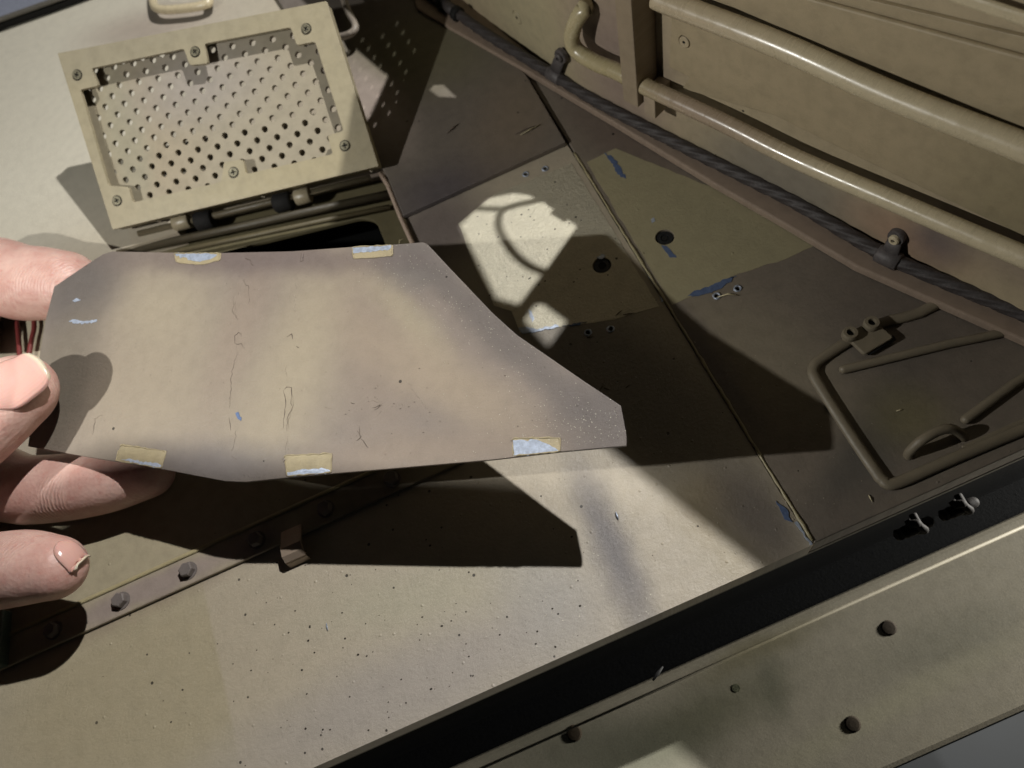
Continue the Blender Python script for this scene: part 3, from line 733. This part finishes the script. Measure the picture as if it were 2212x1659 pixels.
# ================================================================== TOW CABLE
cable = thing("tow_cable", onz(1205, 168, .35), "dark blue-grey twisted steel cable clamped along the foot of the turret", "cable")
cp = [(880, -50), (960, 8), (1046, 70), (1130, 122), (1205, 168), (1289, 219), (1370, 262), (1462, 309), (1600, 378), (1721, 439), (1843, 512), (1930, 560), (2045, 610), (2187, 668), (2330, 730)]
P = catmull([onz(u, v, LZ+.2) for u, v in cp], 34)
link("rope", *tube(P, .2, 36, lobes=6, lobe=.07, twist=1.5), M_ROPE, cable, smoothed=True)
M_CLAMP = plain("dusty_clamp_paint", (92, 87, 86), .55, .1, bump=.3, scale=8, var=.25)
def clamp(i, u, v, bu, bv, r, lab):
    c = onz(u, v, LZ+.2); c2 = onz(*cp[i], LZ+.2); t = (onz(*cp[min(i+1, len(cp)-1)], LZ+.2) - onz(*cp[i-1], LZ+.2)).normalized()
    o = link("cable_clamp", *join(tube([c-t*.34, c-t*.31, c+t*.31, c+t*.34], [.235, .27, .27, .235], 22)), M_CLAMP, cable, smoothed=True, label=lab)
    b = WALL.hit(bu, bv, .12)
    link("clamp_tab", *lathe(b-WALL.n*.1, WALL.n, [(r, 0), (r, .14), (r*.92, .18)], 24), M_CLAMP, o)
    V, F = tube([b+WALL.n*.02, c+Vector((0, 0, .15))], [r*.8, .26], 14, upv=WALL.n, flat=.35)
    link("clamp_strap", V, F, M_CLAMP, o, smoothed=True)
    link("clamp_screw", *lathe(b+WALL.n*.06, WALL.n, [(r*.62, 0), (r*.62, .1), (r*.5, .14), (r*.26, .14), (r*.24, .08)], 20), M_RAIL if i > 6 else M_CLAMP, o)
    link("screw_socket", *lathe(b+WALL.n*.15, WALL.n, [(r*.22, 0), (r*.22, .012)], 6), M_HOLE, o)
clamp(4, 1200, 163, 1212, 121, .27, "cable clamp beside the bent end of the lower handrail")
clamp(11, 1919, 556, 1937, 512, .25, "cable clamp near the right end of the cable")
for (u, v) in ((958, 7), (988, 30)):
    c = onz(u, v, LZ+.2); t = (onz(1046, 70, LZ+.2)-onz(960, 8, LZ+.2)).normalized()
    link("cable_collar", *tube([c-t*.16, c-t*.13, c+t*.13, c+t*.16], [.25, .3, .3, .25], 20), M_HOLE, cable, smoothed=True)
c = onz(973, 18, LZ+.2)
link("cable_ferrule", *tube([c-t*.5, c+t*.5], .235, 20), M_ROPE, cable, smoothed=True)

# ================================================================== HELD PLATE
def plate_hit(u, v):
    x = (u-1106)/FOC; y = (v-829.5)/FOC; Z = 1/(.0532+.0162*x+.0183*y)
    return CAM + ray(u, v)*Z
PO = plate_hit(508, 1040); PL = Frame(PO, plate_hit(1353, 963)-PO, plate_hit(640, 545)-PO)
if PL.n.dot(CAM-PO) < 0: PL.n = -PL.n
plate = thing("armour_plate", PL.p(3, 3, -.1), "flat camouflage-painted metal plate with chipped tabs, held above the deck by one hand", "metal plate")
ol = [(243, 543), (350, 545), (480, 546), (632, 542.5), (763, 533), (850, 528), (914, 523), (924, 528), (967, 574), (1064, 676), (1116, 723), (1261, 823), (1341, 876), (1353, 941), (1353, 963), (1209, 976), (1064, 993), (800, 1016), (658, 1028), (532, 1041), (508, 1040.5), (484, 1039), (327, 1009), (200, 989), (60, 964), (74, 860), (87, 755), (98, 692), (117, 619), (170, 583), (222, 549)]
pb_ = [b_at(PL, 640, 790, 90, 300, 12, .95, (160, 148, 126), .8), b_at(PL, 350, 660, 110, 100, 20, .95, (158, 147, 127), .75),
       b_at(PL, 330, 860, 180, 160, 0, .9, (152, 140, 120), .7), b_at(PL, 880, 690, 120, 34, 50, .9, (158, 147, 124), .75),
       b_at(PL, 800, 760, 70, 160, -20, .9, (142, 127, 112), .6), b_at(PL, 960, 820, 220, 60, 30, .8, (154, 139, 120), .8),
       b_at(PL, 890, 560, 90, 50, 20, .8, (98, 94, 90), .9), b_at(PL, 1060, 700, 260, 36, 42, .7, (98, 91, 87), .8), b_at(PL, 1300, 900, 110, 110, 30, .7, (96, 89, 86), .85),
       b_at(PL, 490, 1010, 240, 46, 4, .8, (92, 86, 86), .8), b_at(PL, 170, 620, 110, 70, -40, .7, (98, 92, 88), .9), b_at(PL, 520, 700, 40, 160, 8, .8, (142, 127, 113), .6),  # first blob: dark lower edge, camouflage and painted shade together
       b_at(PL, 560, 560, 320, 30, 0, .8, (108, 96, 92), .85), b_at(PL, 120, 830, 70, 160, 10, .5, (112, 104, 92), .8), b_at(PL, 900, 980, 260, 40, -6, .8, (142, 127, 112), .7)]  # second blob: the hand's shade beside the thumb, painted in
M_PLATE = paint("held_plate_camouflage_and_shade", (128, 117, 108), pb_, rough=.5, grain=.9, pits=.1, wobble=.25, dirt=.2, speck=.16, fine=45)
add_slab("plate_sheet", PL, [PL.at(*p) for p in ol], M_PLATE, plate, top=0, bot=-.1, bevel=.015)
M_TAB = paint("bare_tab_primer", (164, 150, 118), [], dirt=.5, rough=.45, grain=1.4, spec=.7)
tabs = [((376, 547), (478, 547), (476, 562), (440, 571), (400, 569), (381, 566)), ((760, 534), (848, 529), (848, 553), (764, 559)), ((262, 960), (360, 975), (349, 1011), (250, 995)),
        ((614, 984), (717, 980), (716, 1020), (620, 1029)), ((1108, 946), (1210, 946), (1210, 975), (1108, 985))]
chips_ = [((376, 547.5), (450, 547.5), (470, 550), (455, 560), (432, 566), (412, 562), (400, 556), (382, 554)), ((761, 535), (846, 529.5), (842, 539), (806, 543), (764, 548)), ((262, 993), (285, 992), (310, 999), (340, 1000), (350, 1006), (346, 1010), (300, 1003)),
          ((620, 1021), (660, 1013), (700, 1012), (716, 1018), (714, 1021), (622, 1029)), ((1108, 951), (1160, 950), (1180, 958), (1200, 968), (1208, 975), (1109, 985))]
labs = ["bare primer tab at the plate's upper edge, left of two", "bare primer tab at the plate's upper edge, right of two", "bare primer tab on the plate's lower edge above the fingers", "bare primer tab in the middle of the plate's lower edge", "bare metal tab on the plate's lower edge near its pointed end"]
for tb, ch, lb in zip(tabs, chips_, labs):
    Q = ragged(rounded([PL.at(*p) for p in tb], .06, 2), .008, .1)
    o = add_slab("bare_tab", PL, Q, M_TAB, plate, top=.006, bot=-.05, label=lb)
    # thick paint edge left around the tab
    e = [PL.p(x, y, .006) for x, y in Q]
    cidx = int(len(e)*.62)
    link("paint_edge", *tube(e[:1+len(e)], [.016+random.uniform(-.008, .012) for _ in e], 6, upv=PL.n), M_TAB, o, smoothed=True, uvf=lambda P: PL.uv(P))
    add_slab("metal_chip", PL, ragged([PL.at(*p) for p in ch], .018, .07), M_ZINC, o, top=.012, bot=-.03)
def pchip(px, mat, nm="paint_chip"):
    add_slab(nm, PL, ragged([PL.at(*p) for p in px], .012, .06), mat, plate, top=.012, bot=-.02)
pchip([(149, 694), (158, 690), (180, 694), (210, 690), (209, 695), (190, 699), (160, 699)], M_ZINC)
pchip([(157, 650), (166, 644), (175, 648), (162, 653)], M_ZINC)
pchip([(509, 892), (515, 890), (522, 902), (521, 909), (514, 905)], M_ZINC_DULL)
def crack(px, wd_=.02, mat=None, h=.004, nm="paint_crack"):
    Q = [Vector(PL.at(*p)) for p in px]; R = []
    for i in range(len(Q)-1):
        L = (Q[i+1]-Q[i]).length; k = max(2, int(L/.09))
        for j in range(k): R.append(Q[i].lerp(Q[i+1], j/k) + Vector((random.gauss(0, .016), random.gauss(0, .012))))
    R.append(Q[-1])
    link(nm, *tube([PL.p(a.x, a.y, h) for a in R], [max(.002, wd_*.6*(.3+random.random())*math.sin(math.pi*(i+.6)/(len(R)+.2))) for i in range(len(R))], 5, upv=PL.n), mat or M_CRACK, plate, uvf=lambda P: PL.uv(P))
crack([(530, 557), (540, 564), (548, 574)]); crack([(528, 604), (531, 616), (538, 618), (537, 655)], .012)
crack([(524, 726), (516, 718), (506, 726), (508, 742), (520, 744), (529, 753)]); crack([(515, 758), (507, 780), (500, 815), (496, 880)], .012)
crack([(495, 900), (498, 930)], .012); crack([(650, 545), (649, 566), (656, 562)], .02)
crack([(620, 728), (631, 720), (632, 732)], .022); crack([(638, 749), (646, 751)], .03)
crack([(612, 842), (619, 835), (628, 838), (632, 858)], .02); crack([(612, 842), (617, 860), (614, 900), (612, 925)], .018); crack([(629, 848), (630, 880), (621, 905), (619, 930)], .012)
crack([(611, 998), (618, 992), (614, 1004)], .02); crack([(773, 932), (779, 946), (770, 952)], .02); crack([(779, 946), (790, 962), (796, 968)], .015); crack([(779, 946), (776, 920)], .01)
crack([(205, 905), (203, 930), (200, 938)], .015); crack([(805, 880), (820, 876), (812, 886), (826, 872)], .018); crack([(758, 868), (766, 872)], .02)
crack([(510, 930), (506, 958), (500, 975)], .01); crack([(500, 985), (512, 992)], .012)
M_PAINTLIP = M_PLATE
for px_ in ([(512, 620), (508, 660), (509, 690)], [(516, 700), (509, 740), (514, 770), (507, 800)], [(500, 830), (497, 870), (494, 900)], [(624, 780), (617, 800), (620, 830)], [(622, 940), (617, 965), (616, 985)], [(800, 860), (830, 880), (810, 905)], [(700, 880), (725, 884)], [(860, 800), (900, 850), (930, 900)], [(640, 600), (636, 660), (640, 700)]):
    crack(px_, .03, M_PLATE, -.004, "paint_crease")
crack([(633, 858), (631, 884), (623, 908), (621, 932)], .022, M_PLATE, .006, "lifted_paint"); crack([(505, 640), (502, 670), (508, 682), (514, 690)], .02, M_PLATE, .006, "lifted_paint")
crack([(655, 545), (655, 562)], .03, M_PLATE, .01, "lifted_paint"); crack([(203, 905), (214, 900), (222, 898)], .02, M_PLATE, .006, "lifted_paint")
for k in range(26):
    u = random.gauss(860, 130); v = random.gauss(880, 55)
    if v > 960: continue
    s = random.uniform(.8, 1.8); d_ = random.uniform(-2, 4)
    pchip([(u-s*1.3, v), (u, v-s*.6), (u+s*1.2, v+d_*.3), (u, v+s*.6)], M_CRACK, "paint_pit")

# ================================================================== HAND
def skin_mat():
    T = NT("skin"); tc = T.n("ShaderNodeTexCoord"); U = tc.outputs["Object"]
    col = T.mix(T.ramp(T.noise(U, 1.1, 4, .6), .3, .7), lin((208, 162, 150)), lin((224, 187, 174)))
    col = T.mix(T.ramp(T.noise(U, 5, 4, .6), .5, .75, 0, .5), col, lin((200, 136, 126)))
    T.l(col, T.b.inputs["Base Color"]); T.b.inputs["Roughness"].default_value = .42
    T.b.inputs["Subsurface Weight"].default_value = .14; T.b.inputs["Subsurface Radius"].default_value = (.4, .2, .13); T.b.inputs["Subsurface Scale"].default_value = .5
    wv_ = T.n("ShaderNodeTexWave"); mp = T.n("ShaderNodeMapping"); T.l(U, mp.inputs[0]); mp.inputs[2].default_value = (.2, .3, .9)
    T.l(mp.outputs[0], wv_.inputs[0]); wv_.inputs["Scale"].default_value = 3.4; wv_.inputs["Distortion"].default_value = 3.5; wv_.inputs["Detail"].default_value = 3; wv_.inputs["Detail Scale"].default_value = 1.4
    zone = T.ramp(T.noise(U, .55, 1, .5), .42, .58)
    vv = T.n("ShaderNodeTexVoronoi"); T.l(U, vv.inputs["Vector"]); vv.inputs["Scale"].default_value = 9
    h = T.math('ADD', T.math('MULTIPLY', T.math('MULTIPLY', wv_.outputs["Fac"], zone), .02), T.math('MULTIPLY', vv.outputs["Distance"], .012))
    h = T.math('ADD', h, T.math('MULTIPLY', T.noise(U, 30, 3, .6), .006))
    bp = T.n("ShaderNodeBump"); bp.inputs["Strength"].default_value = .55; bp.inputs["Distance"].default_value = 1; T.l(h, bp.inputs["Height"]); T.l(bp.outputs[0], T.b.inputs["Normal"])
    return T.m
M_SKIN = skin_mat()
def nail_mat():
    T = NT("finger_nail"); tc = T.n("ShaderNodeTexCoord")
    uv = T.n("ShaderNodeUVMap"); uv.uv_map = "flat"; sx = T.n("ShaderNodeSeparateXYZ"); T.l(uv.outputs[0], sx.inputs[0])
    edge = T.ramp(sx.outputs[0], .90, .96)
    col = T.mix(edge, lin((226, 178, 166)), lin((226, 212, 188)))
    T.l(col, T.b.inputs["Base Color"]); T.b.inputs["Roughness"].default_value = .22; T.b.inputs["Subsurface Weight"].default_value = .15
    T.b.inputs["Coat Weight"].default_value = .1; T.b.inputs["Coat Roughness"].default_value = .15
    wv_ = T.n("ShaderNodeTexWave"); wv_.bands_direction = 'Y'; T.l(uv.outputs[0], wv_.inputs[0]); wv_.inputs["Scale"].default_value = 4; wv_.inputs["Distortion"].default_value = .6
    bp = T.n("ShaderNodeBump"); bp.inputs["Distance"].default_value = .004; bp.inputs["Strength"].default_value = .4; T.l(wv_.outputs["Fac"], bp.inputs["Height"]); T.l(bp.outputs[0], T.b.inputs["Normal"])
    return T.m
M_NAIL = nail_mat()
hand = thing("person", (-20, 11, 1.0), "bare hand reaching in from the side, thumb over and fingers under the painted plate", "person")
def finger(joints, radii, flat=.9, upv=(0, 0, 1)):
    """joints and radii at knuckles; smooth loft with rounded tip at the last joint"""
    J = [Vector(j) for j in joints]; P, R = [], []
    pts = catmull([tuple(j) for j in J], 8)
    rr = catmull([(r, 0, 0) for r in radii], 8)
    P = list(pts); R = [q.x for q in rr]
    d = (P[-1]-P[-3]).normalized(); r = R[-1]
    base = P[-1]
    for k in range(1, 8):
        a = math.pi/2*k/7
        P.append(base+d*r*1.05*math.sin(a)); R.append(max(r*math.cos(a), .02))
    return tube(P, R, 24, upv=upv, flat=flat)
f_index = finger([(-24, 12.5, .6), (-19.5, 16.6, 1.25), tuple(onz(-75, 620, 1.35)), tuple(onz(60, 612, 1.35)), tuple(onz(136, 616, 1.25))], [1.65, 1.6, 1.46, 1.42, 1.30], .92)
f_mid = finger([(-24, 9.5, .3), tuple(onz(-160, 1050, 1.3)), tuple(onz(60, 1058, 1.2)), tuple(onz(215, 1042, 1.15)), tuple(onz(318, 1022, 1.15))], [1.4, 1.2, 1.1, 1.02, .80], .95)
f_ring = finger([(-24, 7.5, 1.5), tuple(onz(-200, 1250, 2.4)), tuple(onz(-60, 1240, 2.55)), tuple(onz(50, 1226, 2.65)), tuple(onz(112, 1226, 2.6))], [1.35, 1.2, 1.1, 1.04, .90], .95)
f_pinky = finger([(-24, 5.5, 1.5), tuple(onz(-420, 1420, 1.8)), tuple(onz(-300, 1400, 1.9)), tuple(onz(-190, 1380, 2.0))], [1.2, 1.0, .92, .8], .95)
TZ = 4.0
th_dir = Vector((1, 0, 0))
thb = [(-24, 6.5, 3.2), tuple(onz(-330, 1130, 3.8)), tuple(onz(-140, 985, 4.1)), tuple(onz(-35, 900, 3.95)), tuple(onz(27, 853, 3.8))]
f_thumb = finger(thb, [1.9, 1.6, 1.42, 1.36, 1.22], .84)
palm = tube(catmull([(-33, 7.2, 1.6), (-29, 8.4, 1.8), (-26, 9.3, 1.9), (-23.2, 9.6, 1.6), (-21.4, 10.3, 1.3)], 5), [2.6]*6+[3.6]*5+[4.2]*5+[4.2]*4+[3.0], 28, flat=.5)
V, F = join(f_index, f_mid, f_ring, f_pinky, f_thumb, palm)
tmp = bpy.data.meshes.new("tmp"); tmp.from_pydata([tuple(v-Vector(hand["_org"])) for v in V], [], F)
to = bpy.data.objects.new("tmp", tmp); COL.objects.link(to)
rm = to.modifiers.new("r", 'REMESH'); rm.mode = 'VOXEL'; rm.voxel_size = .11
sm = to.modifiers.new("s", 'SMOOTH'); sm.factor = .5; sm.iterations = 8
dg = bpy.context.evaluated_depsgraph_get()
hm = bpy.data.meshes.new_from_object(to.evaluated_get(dg))
bpy.data.objects.remove(to)
hm.name = "hand"; hm.materials.clear(); hm.materials.append(M_SKIN); smooth(hm)
ho = bpy.data.objects.new("hand", hm); COL.objects.link(ho); ho.parent = hand
def nail(c, a, nrm, L, W, name="nail"):
    """c centre on the skin, a towards the tip, nrm outward: the nail lies on the skin and leaves it only at the free edge"""
    a = Vector(a).normalized(); nrm = Vector(nrm); nrm = (nrm-a*nrm.dot(a)).normalized(); b = nrm.cross(a)
    V, F, UV = [], [], []
    NU, NV = 22, 18
    for i in range(NU+1):
        x = -1+2*i/NU
        for j in range(NV+1):
            y = -1+2*j/NV
            wx = W*(1-abs(x)**4*.30) if x > 0 else W*(1-abs(x)**2.6*.42)
            xx = x*L - (L*.16*y*y if x > 0 else 0)*abs(x) + (L*.22*y*y if x < 0 else 0)*abs(x); yy = y*wx
            q = c + a*xx + b*yy
            r = bvh.ray_cast(q+nrm*1.2-HO, -nrm)
            ref = -.30*yy*yy - .14*xx*xx
            if r[0] is None: h = ref-(.1 if W > .6 else .35)
            else: h = (r[0]+HO-q).dot(nrm)
            h = max(h, ref-.06) if W > .6 else max(h, ref-.4)
            lift = .045*(1-y**6)*(1-max(0, -x)**4) + (.03 if x > .75 else 0) - .02*abs(y)**8
            V.append(q+nrm*(h+lift)); UV.append(((x+1)/2, y*W))
    for i in range(NU):
        for j in range(NV):
            q = i*(NV+1)+j; F.append((q, q+1, q+NV+2, q+NV+1))
    o = link(name, V, F, M_NAIL, hand, smoothed=True)
    uvl = o.data.uv_layers["flat"]
    for l in o.data.loops: uvl.data[l.index].uv = UV[l.vertex_index]
    so = o.modifiers.new("thick", 'SOLIDIFY'); so.thickness = .05; so.offset = -1
    return o
tdir = (Vector(thb[-1])-Vector(thb[-3])).normalized()
# thumb nail: faces up and towards the camera
from mathutils.bvhtree import BVHTree
bvh = BVHTree.FromPolygons([v.co.copy() for v in hm.vertices], [tuple(p.vertices) for p in hm.polygons])
HO = Vector(hand["_org"])
def skin_hit(u, v):
    o = CAM-HO; r = bvh.ray_cast(o, ray(u, v).normalized()); return (r[0]+HO, r[1]) if r[0] is not None else (None, None)
pc, pn = skin_hit(24, 822)
if pc: nail(pc, tdir, (pn*.6+Vector((-.1, .05, 1))*.4), .92, .74)
pc, pn = skin_hit(152, 1192)
rdir = (onz(112, 1226, 2.6)-onz(50, 1226, 2.65)).normalized()
if pc: nail(pc, rdir, pn, .30, .36)
sv = catmull([(-13.9, 4.6, 10.2), (-14.3, 4.3, 10.0), (-16, 4.5, 9.6), (-17.5, 4.6, 9.7), (-19, 4.8, 9.6), (-20.3, 4.6, 9.2), (-23, 3.8, 8.4), (-29, 1.5, 9), (-42, -9, 14)], 6)  # unseen blocker on the arm, shaped to keep the work lamp off the lower left
sr = catmull([(4.6, 3.2, 0), (5.85, 3.7, 0), (6.5, 4.3, 0), (6.95, 5.4, 0), (7.35, 6.15, 0), (7.4, 6.4, 0), (7.0, 6.5, 0), (7.5, 8.2, 0), (9.5, 10, 0)], 6)
V, F = [], []; NS = 64
for q, r_ in zip(sv, sr):
    for k in range(NS):
        a = 2*math.pi*k/NS; cs, sn = math.cos(a), math.sin(a)
        m_ = 1/((abs(cs)**9+abs(sn)**9)**(1/9)) * (1+.012*math.sin(5*a+q.x*1.7))
        V.append(Vector((q.x, q.y+cs*m_*r_.x, q.z+sn*m_*r_.y)))
for i_ in range(len(sv)-1):
    for k in range(NS):
        F.append((i_*NS+k, i_*NS+(k+1) % NS, (i_+1)*NS+(k+1) % NS, (i_+1)*NS+k))
F.append(tuple(range(NS))); F.append(tuple(range(len(V)-1, len(V)-NS-1, -1)))
blocker_lump = lathe((-15.2, 9.2, 8.2), (0, 0, 1), [(1.6*math.cos(t_), 1.65*math.sin(t_)) for t_ in [-1.5+3.0*k/12 for k in range(13)]], 20)
sl_ = join((V, F), blocker_lump)
link("unseen_lamp_blocker", *sl_, plain("lamp_blocker_dark", (44, 46, 52), .9, bump=2, scale=3, spec=.2), hand, smoothed=True)

# ================================================================== other things
# pale beam below the deck edge
bz = -7.0
BE = Frame((0, 0, bz), (1, 0, 0), (0, 1, 0))
beam = thing("side_beam", (3, 0, bz), "pale grey-green beam with brown screw heads, lying below the deck's dark front edge", "beam")
M_BEAM = paint("blotched_beam_paint", (182, 174, 154), [b_at(BE, 1500, 1560, 190, 60, -30, .9, (110, 110, 84), .7), b_at(BE, 2050, 1390, 170, 60, -20, .9, (140, 138, 120), .5), b_at(BE, 1300, 1620, 200, 70, 0, .9, (120, 122, 104), .6),
    b_at(BE, 1640, 1400, 130, 26, -26, .9, (128, 120, 84), .6), b_at(BE, 1670, 1490, 30, 60, 0, .9, (116, 116, 96), .6), b_at(BE, 1900, 1540, 300, 30, -28, .9, (196, 190, 160), .5)], rough=.5, grain=.12, dirt=.3, fine=20)  # darker blotches mostly to the left, a paler band to the right
y1_ = BE.at(1682, 1341)[1]; y0_ = BE.at(2100, 1588)[1]
add_slab("beam_body", BE, [(-30, y0_), (34, y0_), (34, y1_), (-30, y1_)], M_BEAM, beam, top=0, bot=-3, bevel=.18)
link("beam_edge_ridge", *tube([(-30, y1_-.42, bz-.02), (34, y1_-.42, bz-.04)], .06, 8), M_BEAM, beam, smoothed=True)
M_RUST = plain("rusty_screw_head", (58, 46, 28), .8, .0, bump=.15, scale=3, var=.2)
for (u, v, r) in ((1240, 1584, .26), (1920, 1356, .24), (1842, 1564, .24), (560, 1900, .24)):
    c = BE.hit(u, v)
    o = link("rusty_screw", *lathe(c, (0, 0, 1), [(r, -.05), (r, .005), (r*.8, .02), (r*.4, .024), (r*.1, .024)], 20), M_RUST, beam)
for (u, v) in ((1590, 1486),):
    c = BE.hit(u, v); link("stain_spot", *lathe(c, (0, 0, 1), [(.13, 0), (.13, .006)], 12), plain("stain", (96, 98, 74), .6), beam)
fl = link("floor", [(-400, -400, -60), (400, -400, -60), (400, 400, -60), (-400, 400, -60)], [(0, 1, 2, 3)], plain("blue_grey_floor", (20, 25, 29), .6, bump=.3, scale=.05, var=.4))
fl["kind"] = "structure"
# red wires seen between index finger and thumb
for k, (pp, lab) in enumerate((([(30, 640), (37, 700), (40, 730), (44, 790)], "thin red wire between finger and thumb, nearer the frame edge"), ([(66, 640), (74, 700), (68, 735), (58, 790)], "thin red wire between finger and thumb, nearer the plate"))):
    wv2 = link("red_wire", *tube(catmull([onz(u, v, .25) for u, v in pp], 5), .085, 10), M_RED, smoothed=True)
    wv2["label"] = lab; wv2["category"] = "wire"; wv2["group"] = "red wires behind the hand"
# dark box at the lower left
bx = thing("terminal_box", onz(-10, 1400, .0), "dark green metal box standing on the deck below the hand", "box")
q0 = DECK.at(-120, 1420); q1 = DECK.at(28, 1330)
V, F = slab(DECK, [DECK.at(*p) for p in ((-140, 1360), (34, 1322), (26, 1440), (-140, 1500))], (), .5, .0)
link("box_body", V, F, M_GREEN, bx, bevel=.05)
V, F = slab(DECK, [DECK.at(*p) for p in ((-140, 1380), (16, 1345), (10, 1405), (-140, 1450))], (), .58, .5)
link("box_lid", V, F, M_BLACK, bx, bevel=.04)

V, F = [], []
for k in range(150):
    u, v = random.gauss(860, 260), random.gauss(1400, 110)
    if k > 105: u, v = random.uniform(1000, 1260), random.uniform(430, 680)
    P = onz(u, v, 0)
    if P.y < EDGE+.15 or P.x > SEAM-.2 or (P.y > gline(P.x, -.1) and P.x < -1.5): continue
    zt_ = .0145 if k > 105 else .003
    if k > 105 and not inside((P.x, P.y), pa): continue
    r_ = random.choice((.016, .022, .03, .038)); n0 = len(V); a0 = random.random()*6
    for m in range(7):
        rr_ = r_*random.uniform(.7, 1.2); V.append(Vector((P.x+rr_*math.cos(a0+m*.9), P.y+rr_*math.sin(a0+m*.9)*.8, zt_)))
    F.append(tuple(range(n0, n0+7)))
pt_ = link("paint_pits", V, F, plain("pit_shadow_brown", (46, 38, 30), .8), hull)
pt_["kind"] = "stuff"
# loose metal and paint dust lying on the paint: nobody could count it
V, F = [], []
def sliver(P, n_, l, w_):
    a = random.uniform(0, math.pi); ex = n_.orthogonal().normalized(); ey = n_.cross(ex)
    d_ = ex*math.cos(a)+ey*math.sin(a); e_ = n_.cross(d_); tl = random.uniform(-.5, .5)
    k = len(V); up_ = n_*(w_*.8+.004)
    V.extend([P-d_*l+n_*.006, P+e_*w_+up_, P+d_*l+n_*(.006+abs(tl)*l), P-e_*w_+n_*.008]); F.append((k, k+1, k+2, k+3))
for k in range(420):
    r_ = random.random()
    if r_ < .5: u, v = random.gauss(1180, 190), random.gauss(1310, 90)
    elif r_ < .75: u, v = random.uniform(1350, 1900), random.uniform(700, 1300)
    else: u, v = random.uniform(300, 1300), random.uniform(1200, 1600)
    P = onz(u, v, .0)
    if P.y < EDGE+.1 or abs(P.x-SEAM) < .1: continue
    if P.x > SEAM: P.z = .03
    sliver(P, Vector((0, 0, 1)), random.uniform(.008, .035), random.uniform(.004, .009))
for k in range(560):
    t = random.random()
    if t < .6:
        u = random.gauss(960, 130); v = 560 + (u-870)*.62 + random.gauss(40, 55)
    else: u, v = random.gauss(1240, 90), random.gauss(920, 45)
    a, b = PL.at(u, v)
    if not inside((a, b), [PL.at(*p) for p in ol]): continue
    sliver(PL.p(a, b, 0), PL.n, random.uniform(.007, .02), random.uniform(.004, .009))
du = link("metal_dust", V, F, plain("bright_dust", (206, 200, 184), .45, .5, var=.2))
du["kind"] = "stuff"; du["label"] = "fine bright specks of metal dust scattered over plate and deck"

for o in S.objects:
    if "_org" in o: del o["_org"]
